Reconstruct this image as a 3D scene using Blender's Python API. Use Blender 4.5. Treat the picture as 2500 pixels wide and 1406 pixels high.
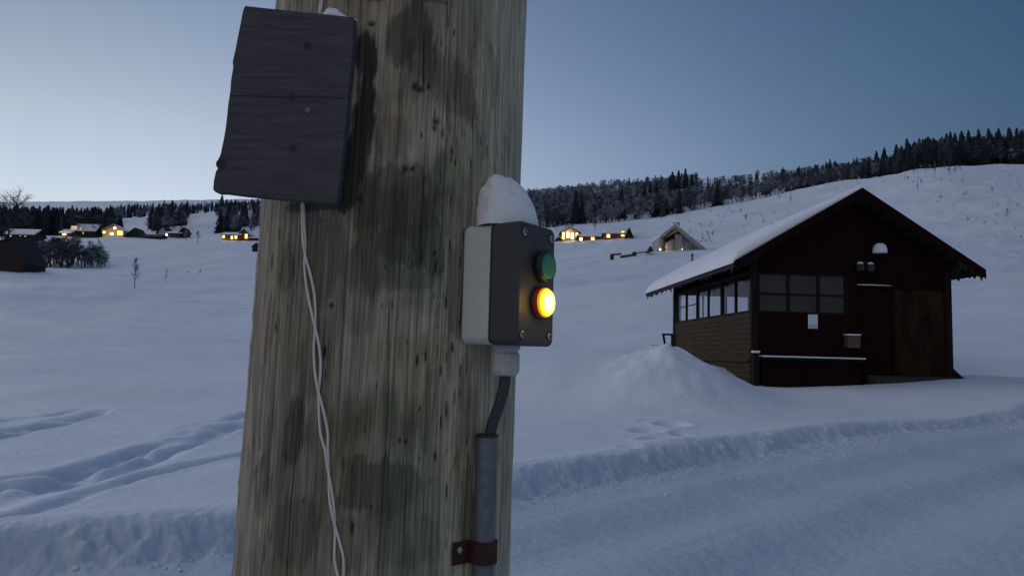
import bpy, math, random
import numpy as np
from mathutils import Vector, Matrix
from mathutils.bvhtree import BVHTree

random.seed(7); rng = np.random.default_rng(7)
SC = bpy.context.scene
for o in list(bpy.data.objects): bpy.data.objects.remove(o)
COL = SC.collection
EYE = 1.55                       # eye height above the road

# ------------------------------------------------------------------ camera
PITCH = math.radians(4.95); ROLL = .026; FPX = 26/36*2500
F = Vector((0, math.cos(PITCH), math.sin(PITCH)))
U0 = Vector((0, -math.sin(PITCH), math.cos(PITCH))); R0 = Vector((1, 0, 0))
RT = R0*math.cos(ROLL)+U0*math.sin(ROLL); UP = U0*math.cos(ROLL)-R0*math.sin(ROLL)
cd = bpy.data.cameras.new("camera"); cd.lens = 26; cd.sensor_width = 36
cd.clip_start = .05; cd.clip_end = 30000
cam = bpy.data.objects.new("camera", cd); COL.objects.link(cam)
cam.matrix_world = Matrix.Translation((0, 0, EYE)) @ Matrix((RT, UP, -F)).transposed().to_4x4()
SC.camera = cam

# ------------------------------------------------------------------ sky, sun, exposure
EXPO = 4.0; K = 1/2**EXPO        # K: a lamp's strength for a display value of one
SC.view_settings.view_transform = 'Standard'; SC.view_settings.look = 'None'
SC.view_settings.gamma = 1; SC.view_settings.use_curve_mapping = False
SC.view_settings.exposure = EXPO
SC.render.engine = 'CYCLES'
SC.cycles.max_bounces = 6; SC.cycles.diffuse_bounces = 3; SC.cycles.glossy_bounces = 3
SC.cycles.transmission_bounces = 4; SC.cycles.transparent_max_bounces = 8
SC.cycles.use_denoising = True
SC.cycles.caustics_reflective = False; SC.cycles.caustics_refractive = False
W = bpy.data.worlds.new("World"); SC.world = W; W.use_nodes = True
nt = W.node_tree; bg = nt.nodes['Background']; bg.inputs[1].default_value = .15
sky = nt.nodes.new('ShaderNodeTexSky'); sky.sky_type = 'NISHITA'; sky.sun_disc = False
sky.sun_elevation = math.radians(-3.5); sky.sun_rotation = math.radians(-52)
sky.air_density = 1; sky.dust_density = 1; sky.ozone_density = 1.8
# white balance / afterglow correction by direction: exp(c0 + c.dir) per channel
tc = nt.nodes.new('ShaderNodeTexCoord')
sep = nt.nodes.new('ShaderNodeSeparateXYZ'); nt.links.new(tc.outputs['Generated'], sep.inputs[0])
def M(op, a, b=None):
    n = nt.nodes.new('ShaderNodeMath'); n.operation = op
    for i, v in enumerate((a, b)):
        if v is None: continue
        if isinstance(v, (int, float)): n.inputs[i].default_value = v
        else: nt.links.new(v, n.inputs[i])
    return n.outputs[0]
SKY_UP = .76                     # brightness added to the sky overhead, out of frame
yy = M('MAXIMUM', sep.outputs[1], .72)
xx = M('MAXIMUM', sep.outputs[0], -.62)
zz = M('MAXIMUM', M('SUBTRACT', sep.outputs[2], .43), 0)
zl = M('MAXIMUM', M('SUBTRACT', .26, sep.outputs[2]), 0)       # haze along the horizon
bk = M('MAXIMUM', M('MULTIPLY', sep.outputs[1], -1), 0)        # fill added behind the camera, tinted like a pink counter-glow
COEF = ((1.341, -.723, 2.667, .038), (2.288, -.187, 1.632, .068), (2.291, .147, 1.431, -.101))
comb = nt.nodes.new('ShaderNodeCombineXYZ')
for i, (c0, cx, cy, cz) in enumerate(COEF):
    s = M('ADD', M('ADD', M('MULTIPLY', xx, cx), M('MULTIPLY', yy, cy)), c0+.3*cz)
    s = M('ADD', s, M('MULTIPLY', zz, (SKY_UP*1.45, SKY_UP*1.2, SKY_UP*1.05)[i]*1.75))
    s = M('ADD', s, M('MULTIPLY', zl, (-2.2, -1.4, .5)[i]))
    s = M('ADD', s, M('MULTIPLY', bk, (1.8, 1.45, 1.05)[i]))
    nt.links.new(M('EXPONENT', s), comb.inputs[i])
vm = nt.nodes.new('ShaderNodeVectorMath'); vm.operation = 'MULTIPLY'
nt.links.new(sky.outputs[0], vm.inputs[0]); nt.links.new(comb.outputs[0], vm.inputs[1])
vs = nt.nodes.new('ShaderNodeVectorMath'); vs.operation = 'SCALE'; vs.inputs['Scale'].default_value = K
nt.links.new(vm.outputs[0], vs.inputs[0]); nt.links.new(vs.outputs[0], bg.inputs[0])
# broad afterglow from the bright side of the sky
sl = bpy.data.lights.new("sun", 'SUN'); sl.energy = .43*K; sl.angle = math.radians(34); sl.color = (1, .91, 1)
sun = bpy.data.objects.new("sun", sl); COL.objects.link(sun)
sun.rotation_euler = Vector((-.72, .42, .50)).to_track_quat('Z', 'Y').to_euler()

# ------------------------------------------------------------------ helpers
def ray(x, y):
    return (F*FPX + RT*(x-1250) + UP*(703-y)).normalized()
def px(x, y, Y):
    "the world point seen at pixel (x, y), Y metres ahead"
    d = ray(x, y); return d*(Y/d.y) + Vector((0, 0, EYE))
def yh(x): return 703 + FPX*math.tan(PITCH) + ROLL*(x-1250)

def setp(o, label=None, cat=None, group=None, kind=None):
    if label: o['label'] = label
    if cat: o['category'] = cat
    if group: o['group'] = group
    if kind: o['kind'] = kind
    return o
def empty(name, loc, rz=0, label=None, cat=None, group=None):
    o = bpy.data.objects.new(name, None); COL.objects.link(o)
    o.location = loc; o.rotation_euler = (0, 0, rz); o.empty_display_size = .1
    return setp(o, label, cat, group)

class MB:
    def __init__(s): s.v = []; s.f = []; s.mi = []; s.cur = 0; s.sm = []; s.smooth = False
    def add(s, vs, fs):
        n = len(s.v); s.v += [tuple(v) for v in vs]
        for f in fs: s.f.append(tuple(i+n for i in f)); s.mi.append(s.cur); s.sm.append(s.smooth)
    def box(s, lo, hi, mat=None, bev=0):
        x0, y0, z0 = lo; x1, y1, z1 = hi
        vs = [(x0,y0,z0),(x1,y0,z0),(x1,y1,z0),(x0,y1,z0),(x0,y0,z1),(x1,y0,z1),(x1,y1,z1),(x0,y1,z1)]
        if mat: vs = [mat @ Vector(v) for v in vs]
        s.add(vs, [(3,2,1,0),(4,5,6,7),(0,1,5,4),(1,2,6,5),(2,3,7,6),(3,0,4,7)])
    def beam(s, a, b, w, h, up=(0,0,1)):
        a, b = Vector(a), Vector(b); d = (b-a).normalized(); up = Vector(up)
        r = d.cross(up).normalized(); u = r.cross(d).normalized()
        vs = []
        for p in (a, b):
            for sx, sz in ((-1,-1),(1,-1),(1,1),(-1,1)): vs.append(p + r*sx*w/2 + u*sz*h/2)
        s.add(vs, [(0,1,2,3),(7,6,5,4),(0,4,5,1),(1,5,6,2),(2,6,7,3),(3,7,4,0)])
    def prism(s, poly, off):
        "extrude a planar polygon (3D points) by the vector off"
        n = len(poly); off = Vector(off); p = [Vector(q) for q in poly]
        s.add(p + [q+off for q in p], [tuple(range(n))[::-1], tuple(range(n, 2*n))] +
              [(i, (i+1) % n, (i+1) % n+n, i+n) for i in range(n)])
    def tube(s, pts, rad, n=8, cap=True):
        pts = [Vector(p) for p in pts]; rs = rad if hasattr(rad, '__len__') else [rad]*len(pts)
        vs = []; ref = None
        for i, p in enumerate(pts):
            d = (pts[min(i+1, len(pts)-1)]-pts[max(i-1, 0)]).normalized()
            if ref is None: ref = d.orthogonal().normalized()
            ref = (ref - d*ref.dot(d)).normalized(); b = d.cross(ref)
            for k in range(n):
                a = 2*math.pi*k/n; vs.append(p + (ref*math.cos(a)+b*math.sin(a))*rs[i])
        fs = [(i*n+k, i*n+(k+1) % n, (i+1)*n+(k+1) % n, (i+1)*n+k) for i in range(len(pts)-1) for k in range(n)]
        if cap: fs += [tuple(range(n))[::-1], tuple(range((len(pts)-1)*n, len(pts)*n))]
        s.add(vs, fs)
    def lathe(s, prof, mat, n=32):
        "prof: (radius, height) pairs, revolved about local Z then moved by mat"
        vs = []; 
        for r, h in prof:
            for k in range(n):
                a = 2*math.pi*k/n; vs.append(mat @ Vector((r*math.cos(a), r*math.sin(a), h)))
        m = len(prof)
        fs = [(i*n+k, i*n+(k+1) % n, (i+1)*n+(k+1) % n, (i+1)*n+k) for i in range(m-1) for k in range(n)]
        fs += [tuple(range(n))[::-1], tuple(range((m-1)*n, m*n))]
        s.add(vs, fs)
    def build(s, name, mats, parent=None, bevel=0, seg=2):
        me = bpy.data.meshes.new(name); me.from_pydata(s.v, [], s.f)
        for m in (mats if isinstance(mats, (list, tuple)) else [mats]): me.materials.append(m)
        me.polygons.foreach_set('material_index', s.mi); me.polygons.foreach_set('use_smooth', s.sm)
        me.update()
        o = bpy.data.objects.new(name, me); COL.objects.link(o)
        if parent: o.parent = parent
        if bevel:
            b = o.modifiers.new('bevel', 'BEVEL'); b.width = bevel; b.segments = seg; b.limit_method = 'ANGLE'
        return o

def mesh_np(name, v, f, mats, mi=None, smooth=False, parent=None):
    "mesh from numpy arrays; f is (n,3) or (n,4)"
    v = np.asarray(v, np.float32); f = np.asarray(f, np.int32); k = f.shape[1]
    me = bpy.data.meshes.new(name); me.vertices.add(len(v)); me.vertices.foreach_set('co', v.ravel())
    me.loops.add(f.size); me.loops.foreach_set('vertex_index', f.ravel())
    me.polygons.add(len(f)); me.polygons.foreach_set('loop_start', np.arange(0, f.size, k, dtype=np.int32))
    me.polygons.foreach_set('loop_total', np.full(len(f), k, np.int32))
    for m in (mats if isinstance(mats, (list, tuple)) else [mats]): me.materials.append(m)
    if mi is not None: me.polygons.foreach_set('material_index', np.asarray(mi, np.int32))
    me.polygons.foreach_set('use_smooth', np.full(len(f), smooth))
    me.update(calc_edges=True)
    o = bpy.data.objects.new(name, me); COL.objects.link(o)
    if parent: o.parent = parent
    return o

def hash2(ix, iy, seed):
    h = (ix.astype(np.int64)*374761393 + iy.astype(np.int64)*668265263 + seed*1442695041) & 0xffffffff
    h = ((h ^ (h >> 13))*1274126177) & 0xffffffff
    return ((h ^ (h >> 16)) & 0xffff)/65535.
def vnoise(x, y, seed=0):
    ix, iy = np.floor(x), np.floor(y); fx, fy = x-ix, y-iy
    fx = fx*fx*(3-2*fx); fy = fy*fy*(3-2*fy)
    a, b = hash2(ix, iy, seed), hash2(ix+1, iy, seed); c, d = hash2(ix, iy+1, seed), hash2(ix+1, iy+1, seed)
    return (a+(b-a)*fx)*(1-fy)+(c+(d-c)*fx)*fy
def fbm(x, y, o=4, seed=0):
    s = 0; a = .5; t = 0
    for i in range(o): s = s+a*vnoise(x*2**i, y*2**i, seed+i*17); t += a; a *= .5
    return s/t
def sstep(x): x = np.clip(x, 0, 1); return x*x*(3-2*x)

# ------------------------------------------------------------------ materials
def mat(name, col, rough=.7, col2=None, scale=8, stretch=(1,1,1), bump=0, bscale=None, metal=0, emit=None, es=0,
        trans=0, alpha=1, detail=6, lo=.35, hi=.65, spec=.5, sss=0, attr=None, coord='Object'):
    m = bpy.data.materials.new(name); m.use_nodes = True; t = m.node_tree; b = t.nodes['Principled BSDF']
    L = t.links.new
    b.inputs['Roughness'].default_value = rough; b.inputs['Metallic'].default_value = metal
    b.inputs['Specular IOR Level'].default_value = spec
    b.inputs['Base Color'].default_value = (*col, 1)
    b.inputs['Transmission Weight'].default_value = trans
    b.inputs['Alpha'].default_value = alpha
    if sss:
        b.inputs['Subsurface Weight'].default_value = sss; b.inputs['Subsurface Scale'].default_value = .02
    tcn = t.nodes.new('ShaderNodeTexCoord'); mp = t.nodes.new('ShaderNodeMapping')
    mp.inputs['Scale'].default_value = stretch; L(tcn.outputs[coord], mp.inputs[0])
    n = t.nodes.new('ShaderNodeTexNoise'); n.inputs['Scale'].default_value = scale; n.inputs['Detail'].default_value = detail
    n.inputs['Roughness'].default_value = .65; L(mp.outputs[0], n.inputs[0])
    if col2:
        r = t.nodes.new('ShaderNodeValToRGB'); r.color_ramp.elements[0].position = lo; r.color_ramp.elements[1].position = hi
        r.color_ramp.elements[0].color = (*col, 1); r.color_ramp.elements[1].color = (*col2, 1)
        L(n.outputs[0], r.inputs[0]); src = r.outputs[0]
        if attr:
            a = t.nodes.new('ShaderNodeAttribute'); a.attribute_name = attr
            mx = t.nodes.new('ShaderNodeMix'); mx.data_type = 'RGBA'; mx.blend_type = 'MULTIPLY'; mx.inputs[0].default_value = 1
            L(a.outputs['Color'], mx.inputs[6]); L(src, mx.inputs[7]); src = mx.outputs[2]
        L(src, b.inputs['Base Color'])
    if bump:
        n2 = t.nodes.new('ShaderNodeTexNoise'); n2.inputs['Scale'].default_value = bscale or scale; n2.inputs['Detail'].default_value = 8
        L(mp.outputs[0], n2.inputs[0]); bp = t.nodes.new('ShaderNodeBump'); bp.inputs['Strength'].default_value = 1
        bp.inputs['Distance'].default_value = bump; L(n2.outputs[0], bp.inputs['Height']); L(bp.outputs[0], b.inputs['Normal'])
    if emit:
        b.inputs['Emission Color'].default_value = (*emit, 1); b.inputs['Emission Strength'].default_value = es*K
    return m

m_snow = mat('snow', (.72, .77, .83), .55, (.78, .83, .89), .35, bump=.018, bscale=13, spec=.25, attr='packed_shade')
m_snow_c = mat('snow_clod', (.74, .78, .84), .5, (.82, .85, .90), 20, spec=.3)
m_snow_s = mat('snow_lump', (.92, .90, .88), .6, (.95, .93, .92), 25, bump=.0035, bscale=70, spec=.2, sss=.25)
m_snow_roof = mat('roof_snow', (.82, .83, .87), .6, (.87, .88, .91), 2, bump=.02, bscale=3, spec=.2)
m_pole = mat('weathered_pole_wood', (.88, .88, .88), .8, (1.08, 1.08, 1.06), 1, (900, 900, 45), bump=.0004, bscale=1, spec=.25, attr='wood')
m_board = mat('grey_board_wood', (.075, .068, .070), .8, (.118, .108, .110), 6, (3, 3, 38), bump=.0005, bscale=8, spec=.2)
m_cream = mat('cream_plastic', (.58, .59, .50), .42, (.64, .65, .55), 60, spec=.5)
m_dark = mat('dark_grey_plastic', (.044, .045, .042), .5, (.056, .057, .052), 120, bump=.0001, bscale=700, spec=.5)
m_black = mat('black_plastic', (.012, .012, .014), .45, (.02, .02, .022), 90)
m_green = mat('green_cap', (.03, .20, .13), .4, (.045, .25, .165), 60)
m_gland = mat('grey_nylon', (.52, .49, .46), .45, (.60, .57, .54), 90)
m_screw = mat('zinc_steel', (.55, .54, .50), .35, (.42, .40, .36), 300, metal=.9)
m_cable = mat('black_cable', (.035, .036, .040), .55, (.06, .06, .065), 150)
m_conduit = mat('galvanised_conduit', (.13, .15, .165), .5, (.20, .22, .235), 90, metal=.35, bump=.0002, bscale=260)
m_strap = mat('rusty_red_strap', (.040, .007, .006), .7, (.065, .014, .010), 110, bump=.0003, bscale=300)
m_cord = mat('white_cord', (.78, .71, .60), .6, (.86, .80, .70), 200)
m_redwall = mat('dark_red_boards', (.0105, .0028, .0028), .8, (.020, .0048, .0042), 3, (8, 8, .6), bump=.006, bscale=4, spec=.08)
m_brownwall = mat('weathered_brown_boards', (.036, .027, .019), .85, (.082, .060, .037), 2, (.8, .8, 10), bump=.006, bscale=3, spec=.1)
m_post = mat('dark_post_wood', (.012, .008, .008), .8, (.024, .016, .014), 3, (6, 6, .7), spec=.1)
m_roofwood = mat('roof_wood', (.010, .0075, .008), .8, (.020, .014, .014), 3)
m_ply = mat('worn_panel', (.014, .006, .004), .8, (.052, .026, .010), 2.2, (1.3, 1.3, .5), lo=.42, hi=.72, spec=.1)
m_glassd = mat('dusty_glass', (.016, .015, .013), .35, (.048, .043, .034), 2.2, spec=.6, lo=.4, hi=.8)
m_clear = mat('clear_glass', (.9, .95, 1.), .02, trans=1, alpha=.22, spec=.5)
m_interior = mat('interior_floor', (.03, .025, .022), .8)
m_paper = mat('white_paper', (.62, .68, .70), .6, (.70, .75, .76), 9)
m_concrete = mat('snowy_concrete', (.028, .024, .022), .85, (.055, .050, .046), 6)
m_spruce = mat('spruce_needles', (.017, .025, .029), .8, (.040, .052, .057), 2.5, spec=.1)  # lightened and blued to stand in for distance haze
m_spruce_f = mat('frosty_spruce', (.03, .045, .05), .8, (.11, .13, .15), 2.5, spec=.1)
m_bark = mat('dark_bark', (.035, .032, .034), .85, (.07, .065, .066), 6, spec=.1)
m_twig = mat('bare_twigs', (.055, .064, .078), .85, (.12, .135, .16), .6, spec=.1)  # bluish lift puts the far woods' haze into the colour
m_frost = mat('frosted_twigs', (.16, .19, .22), .85, (.40, .44, .50), .6, spec=.1)
m_hwall = mat('far_house_wall', (.012, .010, .011), .8, (.022, .018, .018), 1)
m_hwall_red = mat('far_house_red_wall', (.09, .035, .028), .8, (.13, .055, .04), 1)
m_hyellow = mat('far_lodge_wall', (.55, .36, .16), .7, (.62, .42, .20), 1)
m_hpale = mat('far_cabin_pale', (.27, .26, .25), .7, (.36, .34, .32), 1)
m_hglass = mat('far_glass', (.30, .36, .40), .25, (.40, .46, .50), .4)
def warm(n, es, c=(1, .62, .18)): return mat(n, (.8, .6, .3), .5, emit=c, es=es)
m_lit = warm('lit_window', 2.2, (1, .66, .16)); m_lit_soft = warm('dim_window', .5, (1, .6, .42)); m_lit_w = warm('bright_window', 4.5, (1, .80, .40))

# ------------------------------------------------------------------ terrain
def az_of(x):
    d = ray(x, 703); return math.atan2(d.x, d.y)
RINGS = [8, 14, 20, 30, 45, 65, 95, 140, 200, 260, 330, 450, 650, 1000, 2500]
COLS = {
 -500: [1040,1000,958,895,825,730,660,656,628,595,575,555,530,512,491],
 0:    [1110, 998,958,896,830,732,656,648,606,579,571,553,530,512,488],
 300:  [1118,1002,962,906,850,758,690,655,606,579,570,545,521,506,487],
 500:  [1122,1005,965,907,855,776,714,660,606,580,560,524,512,502,486],
 630:  [1125,1007,966,907,854,776,714,660,610,584,562,528,510,496,482],
 1000: [1134,1015,966,905,850,770,708,650,612,588,562,545,520,500,480],
 1300: [1142,1008,955,890,812,732,672,626,592,560,557,522,482,468,462],
 1600: [1150,1006,948,872,790,704,642,600,562,530,529,500,458,448,440],
 1900: [1157,1008,936,852,770,688,618,560,505,476,478,456,436,430,424],
 2100: [1162,1008,926,842,758,670,590,520,465,438,440,430,414,410,405],
 2300: [1166,1012,914,850,752,650,560,480,424,399,402,388,378,374,370],
 2500: [1170,1018,914,852,742,632,542,470,420,401,396,366,352,348,346],
 3000: [1180,1030,914,860,750,640,550,475,425,400,392,366,352,348,346]}
kx = sorted(COLS); kaz = []; LR = []; EL = []
for x in kx:
    lr = []; el = []
    for Y, y in zip(RINGS, COLS[x]):
        d = ray(x, y) if Y > 8 else None
        if d is None:
            r = 8/math.cos(az_of(x)); lr.append(math.log(r)); el.append(-1.25/r)
        else:
            c = math.hypot(d.x, d.y); lr.append(math.log(Y*c/d.y)); el.append(d.z/c)
    kaz.append(az_of(x)); LR.append(lr); EL.append(el)
rs = np.concatenate([np.geomspace(.35, 3, 26)[:-1], np.geomspace(3, 25, 470)[:-1], np.geomspace(25, 400, 300)[:-1], np.geomspace(400, 9000, 90)])
LRG = np.linspace(math.log(.3), math.log(9500), 1400)
def profile(lr, el):
    l = np.concatenate([[math.log(r) for r in (.3, .6, 1, 2, 3, 4, 5, 6)], lr, [lr[-1]+1.4]])
    e = np.concatenate([[-1.25/r for r in (.3, .6, 1, 2, 3, 4, 5, 6)], el, [el[-1]*.6]])
    # interpolate height, not elevation, close in
    g = np.interp(LRG, l, e)
    near = np.interp(np.exp(LRG), np.exp(l), e*np.exp(l))/np.exp(LRG)
    w = sstep((LRG-math.log(14))/1.0); return near*(1-w)+g*w
P = [profile(a, b) for a, b in zip(LR, EL)]
back = profile([math.log(r) for r in RINGS], [-1.25/8, -1.25/14, -1.2/20, -1/30, -.6/45, 0, .02, .04, .06, .08, .09, .1, .11, .11, .11])
kaz = [-math.pi, -1.7, -1.0]+kaz+[1.0, 1.7, math.pi]; P = [back, P[0]*.7, P[0]]+P+[P[-1], P[-1]*.7, back]
def smooth(a, s, ax):
    n = int(3*s)+1; k = np.exp(-.5*(np.arange(-n, n+1)/s)**2); k /= k.sum()
    pad = [(0, 0)]*2; pad[ax] = (n, n); b = np.pad(a, pad, mode='edge')
    return np.apply_along_axis(lambda v: np.convolve(v, k, 'valid'), ax, b)
AZG = np.concatenate([np.linspace(-math.pi, -.72, 60)[:-1], np.linspace(-.72, .72, 361), np.linspace(.72, math.pi, 60)[1:]])
PG = np.array([[0.]]*0) if False else np.stack([np.interp(AZG, kaz, [p[i] for p in P]) for i in range(len(LRG))], 1)
hr = PG*np.exp(LRG)[None]           # relative heights
PGs = smooth(PG, 9, 1); PGs = smooth(PGs, 9, 0)
wn = sstep((LRG-math.log(5))/.8)[None]; PG = PG*(1-wn)+PGs*wn
def grid_e(az, r):
    i = np.interp(az, AZG, np.arange(len(AZG))); j = (np.log(r)-LRG[0])/(LRG[1]-LRG[0])
    i0 = np.clip(i.astype(int), 0, len(AZG)-2); j0 = np.clip(j.astype(int), 0, len(LRG)-2); a = i-i0; b = j-j0
    return (PG[i0, j0]*(1-a)+PG[i0+1, j0]*a)*(1-b)+(PG[i0, j0+1]*(1-a)+PG[i0+1, j0+1]*a)*b
BANK = np.array([(-30, 4.4), (-8, 4.5), (-3.4, 4.75), (-2.0, 5.45), (0, 7.6), (1.7, 8.9), (4.6, 11.3), (11.9, 17.2), (26, 27), (80, 60)], float)
def bank_sd(x, y):
    best = np.full(x.shape, 1e9); sd = np.zeros(x.shape); al = np.zeros(x.shape); acc = 0
    for a, b in zip(BANK[:-1], BANK[1:]):
        d = b-a; L = np.hypot(*d); t = np.clip(((x-a[0])*d[0]+(y-a[1])*d[1])/L**2, 0, 1)
        qx, qy = x-a[0]-t*d[0], y-a[1]-t*d[1]; q = np.hypot(qx, qy)
        side = np.sign(d[0]*(y-a[1])-d[1]*(x-a[0])); m = q < best
        best = np.where(m, q, best); sd = np.where(m, q*side, sd); al = np.where(m, acc+t*L, al); acc += L
    return sd, al
def gauss(x, y, cx, cy, sx1, sx2, sy1, sy2):
    sx = np.where(x < cx, sx1, sx2); sy = np.where(y < cy, sy1, sy2)
    return np.exp(-.5*((x-cx)/sx)**2-.5*((y-cy)/sy)**2)
def base_h(x, y):
    r = np.maximum(np.hypot(x, y), .31); return grid_e(np.arctan2(x, y), r)*r
def plane_hit(x, y, h):
    d = ray(x, y); t = h/d.z; return (d.x*t, d.y*t)
def field_hit(x, y):
    d = ray(x, y); t = 3.
    while t < 400:
        if d.z*t < float(base_h(np.array([d.x*t]), np.array([d.y*t]))[0]): break
        t *= 1.004
    return (d.x*t, d.y*t)
BANK = np.array([(-30, 4.2), (-8, 4.4)] + [field_hit(*p) for p in [(-200,1300),(0,1290),(300,1270),(570,1250),(900,1205),(1250,1152),(1600,1094),(2000,1044),(2500,988),(2900,955)]] + [(60, 40), (160, 110)], float)
TR = []   # grooves: (polyline, width, depth)
for pts, w, dp in [
    ([(-150,1262),(0,1215),(120,1190),(250,1150),(330,1120),(420,1085),(520,1050),(600,1018)], 0.192, 0.173),
    ([(-150,1225),(0,1188),(90,1180),(180,1150),(280,1110),(400,1070),(500,1030),(620,985)], 0.120, 0.108),
    ([(0,1168),(75,1158),(200,1140),(330,1108),(450,1082),(560,1050),(620,1030)], 0.104, 0.094),
    ([(-100,1290),(60,1250),(200,1205),(330,1165),(420,1142),(520,1120),(620,1098)], 0.080, 0.065),
    ([(200,1130),(300,1100),(420,1065)], 0.080, 0.058),
    ([(-150,1085),(0,1060),(120,1030),(190,1005),(250,985)], 0.160, 0.137),
    ([(-150,1045),(0,1018),(100,1000),(200,975)], 0.136, 0.094),
    ([(0,1050),(90,1030),(180,1015),(250,990),(340,983)], 0.096, 0.072),
    ([(380,1150),(470,1128),(560,1112),(640,1100)], .09, .08),
    ([(320,1165),(400,1150)], 0.080, 0.065)]:
    TR.append(([field_hit(*p) for p in pts], w, dp))
PITS = [(*field_hit(*p), sx, sy, d) for p, sx, sy, d in [
    ((1582,1022),.16,.10,.06), ((1640,1035),.20,.28,.11), ((1578,1052),.20,.22,.09), ((1610,1075),.20,.18,.10),
    ((1535,1095),.12,.12,.04), ((1660,1060),.12,.2,.03)]]
HTH = .04; HX, HY = 6.336, 19.4      # the shed's front left corner and turn
def house_local(x, y):
    c, s = math.cos(HTH), math.sin(HTH); dx, dy = x-HX, y-HY; return dx*c+dy*s, -dx*s+dy*c
def ground(x, y, fine=True, mask=False):
    h = base_h(x, y)
    r = np.hypot(x, y)
    near = np.exp(-(r/60.)**2)
    h = h + (.80+.6*(fbm(x*1.1, y*1.1, 3, 66)-.5))*gauss(x, y, 3.85, 17.4, 1.15, 1.12, 1.25, 3.4) + .44*gauss(x, y, 2.7, 17.4, 1.9, 1.8, 1.3, 3.) + .10*gauss(x, y, 3.3, 16.9, .3, .3, .3, .5) + .40*gauss(x, y, .9, 18.5, 1.3, 1.0, .9, 1.8) + .16*gauss(x, y, 6.6, 18.4, 1.6, 1.2, .5, .5)*0
    h = h + .18*gauss(x, y, -2, 24, 7, 6, 2, 2) - .25*gauss(x, y, -6, 31, 9, 8, 3, 3) + .25*gauss(x, y, -10, 20.5, 9, 4, .9, 3)
    h = h + 1.2*gauss(x, y, 11, 60, 9, 7, 7, 4) + .6*gauss(x, y, 2, 75, 8, 6, 5, 5)
    # hollow scoured round the shed
    lx, ly = house_local(x, y)
    d = np.maximum(np.maximum(-lx, lx-5.35), np.maximum(-ly, ly-7.9))
    h = h - .22*np.exp(-(np.maximum(d, 0)/.45)**2)*(ly < 2)*(.5+.5*np.tanh((lx-1.)*1.)) 
    h = h - 1.0*gauss(x, y, 14.6, 23.0, 2., 5, 1.8, 1.3)
    h = h + (fbm(x*.05, y*.05, 3, 5)-.5)*np.clip(r-15, 0, 60)*.035 + (fbm(x*.25, y*.25, 3, 9)-.5)*.22*np.clip((r-5)/10, 0, 1)
    h = h + (fbm(x*.02, y*.02, 4, 31)-.5)*np.clip(r-150, 0, 300)*.03
    hill = np.clip((r-40)/60, 0, 1)*np.clip((420-r)/100, 0, 1)
    h = h + hill*(.45+.55*sstep(x/30))*((fbm(x*.11, y*.16, 4, 91)-.5)*1.5+(fbm(x*.5, y*.8, 3, 92)-.5)*.4)
    mid = np.clip((r-9)/8, 0, 1)*np.clip((90-r)/30, 0, 1)
    h = h + mid*(sstep(fbm(x*.07+3, y*.13, 3, 95)*2.2-.6)-.5)*.40
    sd, al = bank_sd(x, y)
    edge = (fbm(x*1.3, y*1.3, 4, 3)-.5)*.34 + (fbm(x*8, y*8, 3, 8)-.5)*.10
    st = sstep((sd+edge+.42)/.46)
    crumb = (fbm(x*9, y*9, 3, 12)-.5)*.10*np.exp(-((sd+.3)/.28)**2)
    H = (.205+.05*(fbm(al*.5, al*0, 2, 44)-.5))*(1-.42*np.clip(x/11, 0, 1))
    lip = .04*np.exp(-((sd-.15)/.22)**2)
    road = -H+.034*np.sin(sd*4.3)*sstep((-sd-.6))+.03*(fbm(sd*2.2, al*.12, 3, 21)-.5)+.012*(fbm(x*7, y*7, 3, 2)-.5)
    nearroad = np.clip(1-(r-30)/20, 0, 1)
    h = h + nearroad*(road*(1-st)+crumb+lip*st)
    G = np.zeros(x.shape)
    if fine:
        m = (r < 30) & (sd > -.2)
        for pl, w, dp in TR:
            best = np.full(x.shape, 1e9)
            for a, b in zip(pl[:-1], pl[1:]):
                dx, dy = b[0]-a[0], b[1]-a[1]; L2 = dx*dx+dy*dy
                t = np.clip(((x-a[0])*dx+(y-a[1])*dy)/L2, 0, 1)
                best = np.minimum(best, np.hypot(x-a[0]-t*dx, y-a[1]-t*dy))
            n = fbm(x*1.1, y*.6, 3, int(w*100)); wob = best+(fbm(x*3, y*3, 2, 6)-.5)*w*.9
            G = np.maximum(G, np.exp(-(np.maximum(wob, 0)/(w*1.1))**2)*sstep((n-.22)/.3)*m*min(1, dp/.09))
            h = h - .8*dp*np.exp(-(np.maximum(wob, 0)/w)**2)*sstep((n-.22)/.3)*m + .08*dp*np.exp(-((best-w*2)/(w*.7))**2)*m
        for cx, cy, sx, sy, dp in PITS:
            gp = np.exp(-((x-cx)/sx)**2-((y-cy)/sy)**2); G = np.maximum(G, gp*.8); h = h - 1.4*dp*gp + .3*dp*np.exp(-((np.hypot((x-cx)/sx, (y-cy)/sy)-1.7)/.5)**2)
        h = h + (fbm(x*1.4, y*1.4, 4, 77)-.5)*.045*near
    if mask: return h, np.maximum(nearroad*(1-sstep((sd+edge+.20)/.40)), .75*G)
    return h
azs = np.concatenate([np.linspace(-math.pi, -.68, 70)[:-1], np.linspace(-.68, .68, 800), np.linspace(.68, math.pi, 70)[1:]])
A_, R_ = np.meshgrid(azs, rs, indexing='ij')
GX, GY = R_*np.sin(A_), R_*np.cos(A_)
GZ, PACK_SHADE = ground(GX, GY, mask=True); GZ = GZ+EYE
na, nr = GX.shape
V = np.stack([GX.ravel(), GY.ravel(), GZ.ravel()], 1)
idx = np.arange(na*nr).reshape(na, nr)
Q = np.stack([idx[:-1, :-1], idx[:-1, 1:], idx[1:, 1:], idx[1:, :-1]], -1).reshape(-1, 4)[:, ::-1]
V = np.vstack([V, [[0, 0, EYE-1.55]]])
gnd = mesh_np('snow_ground', V, Q, m_snow, smooth=True); setp(gnd, kind='structure')
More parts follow.
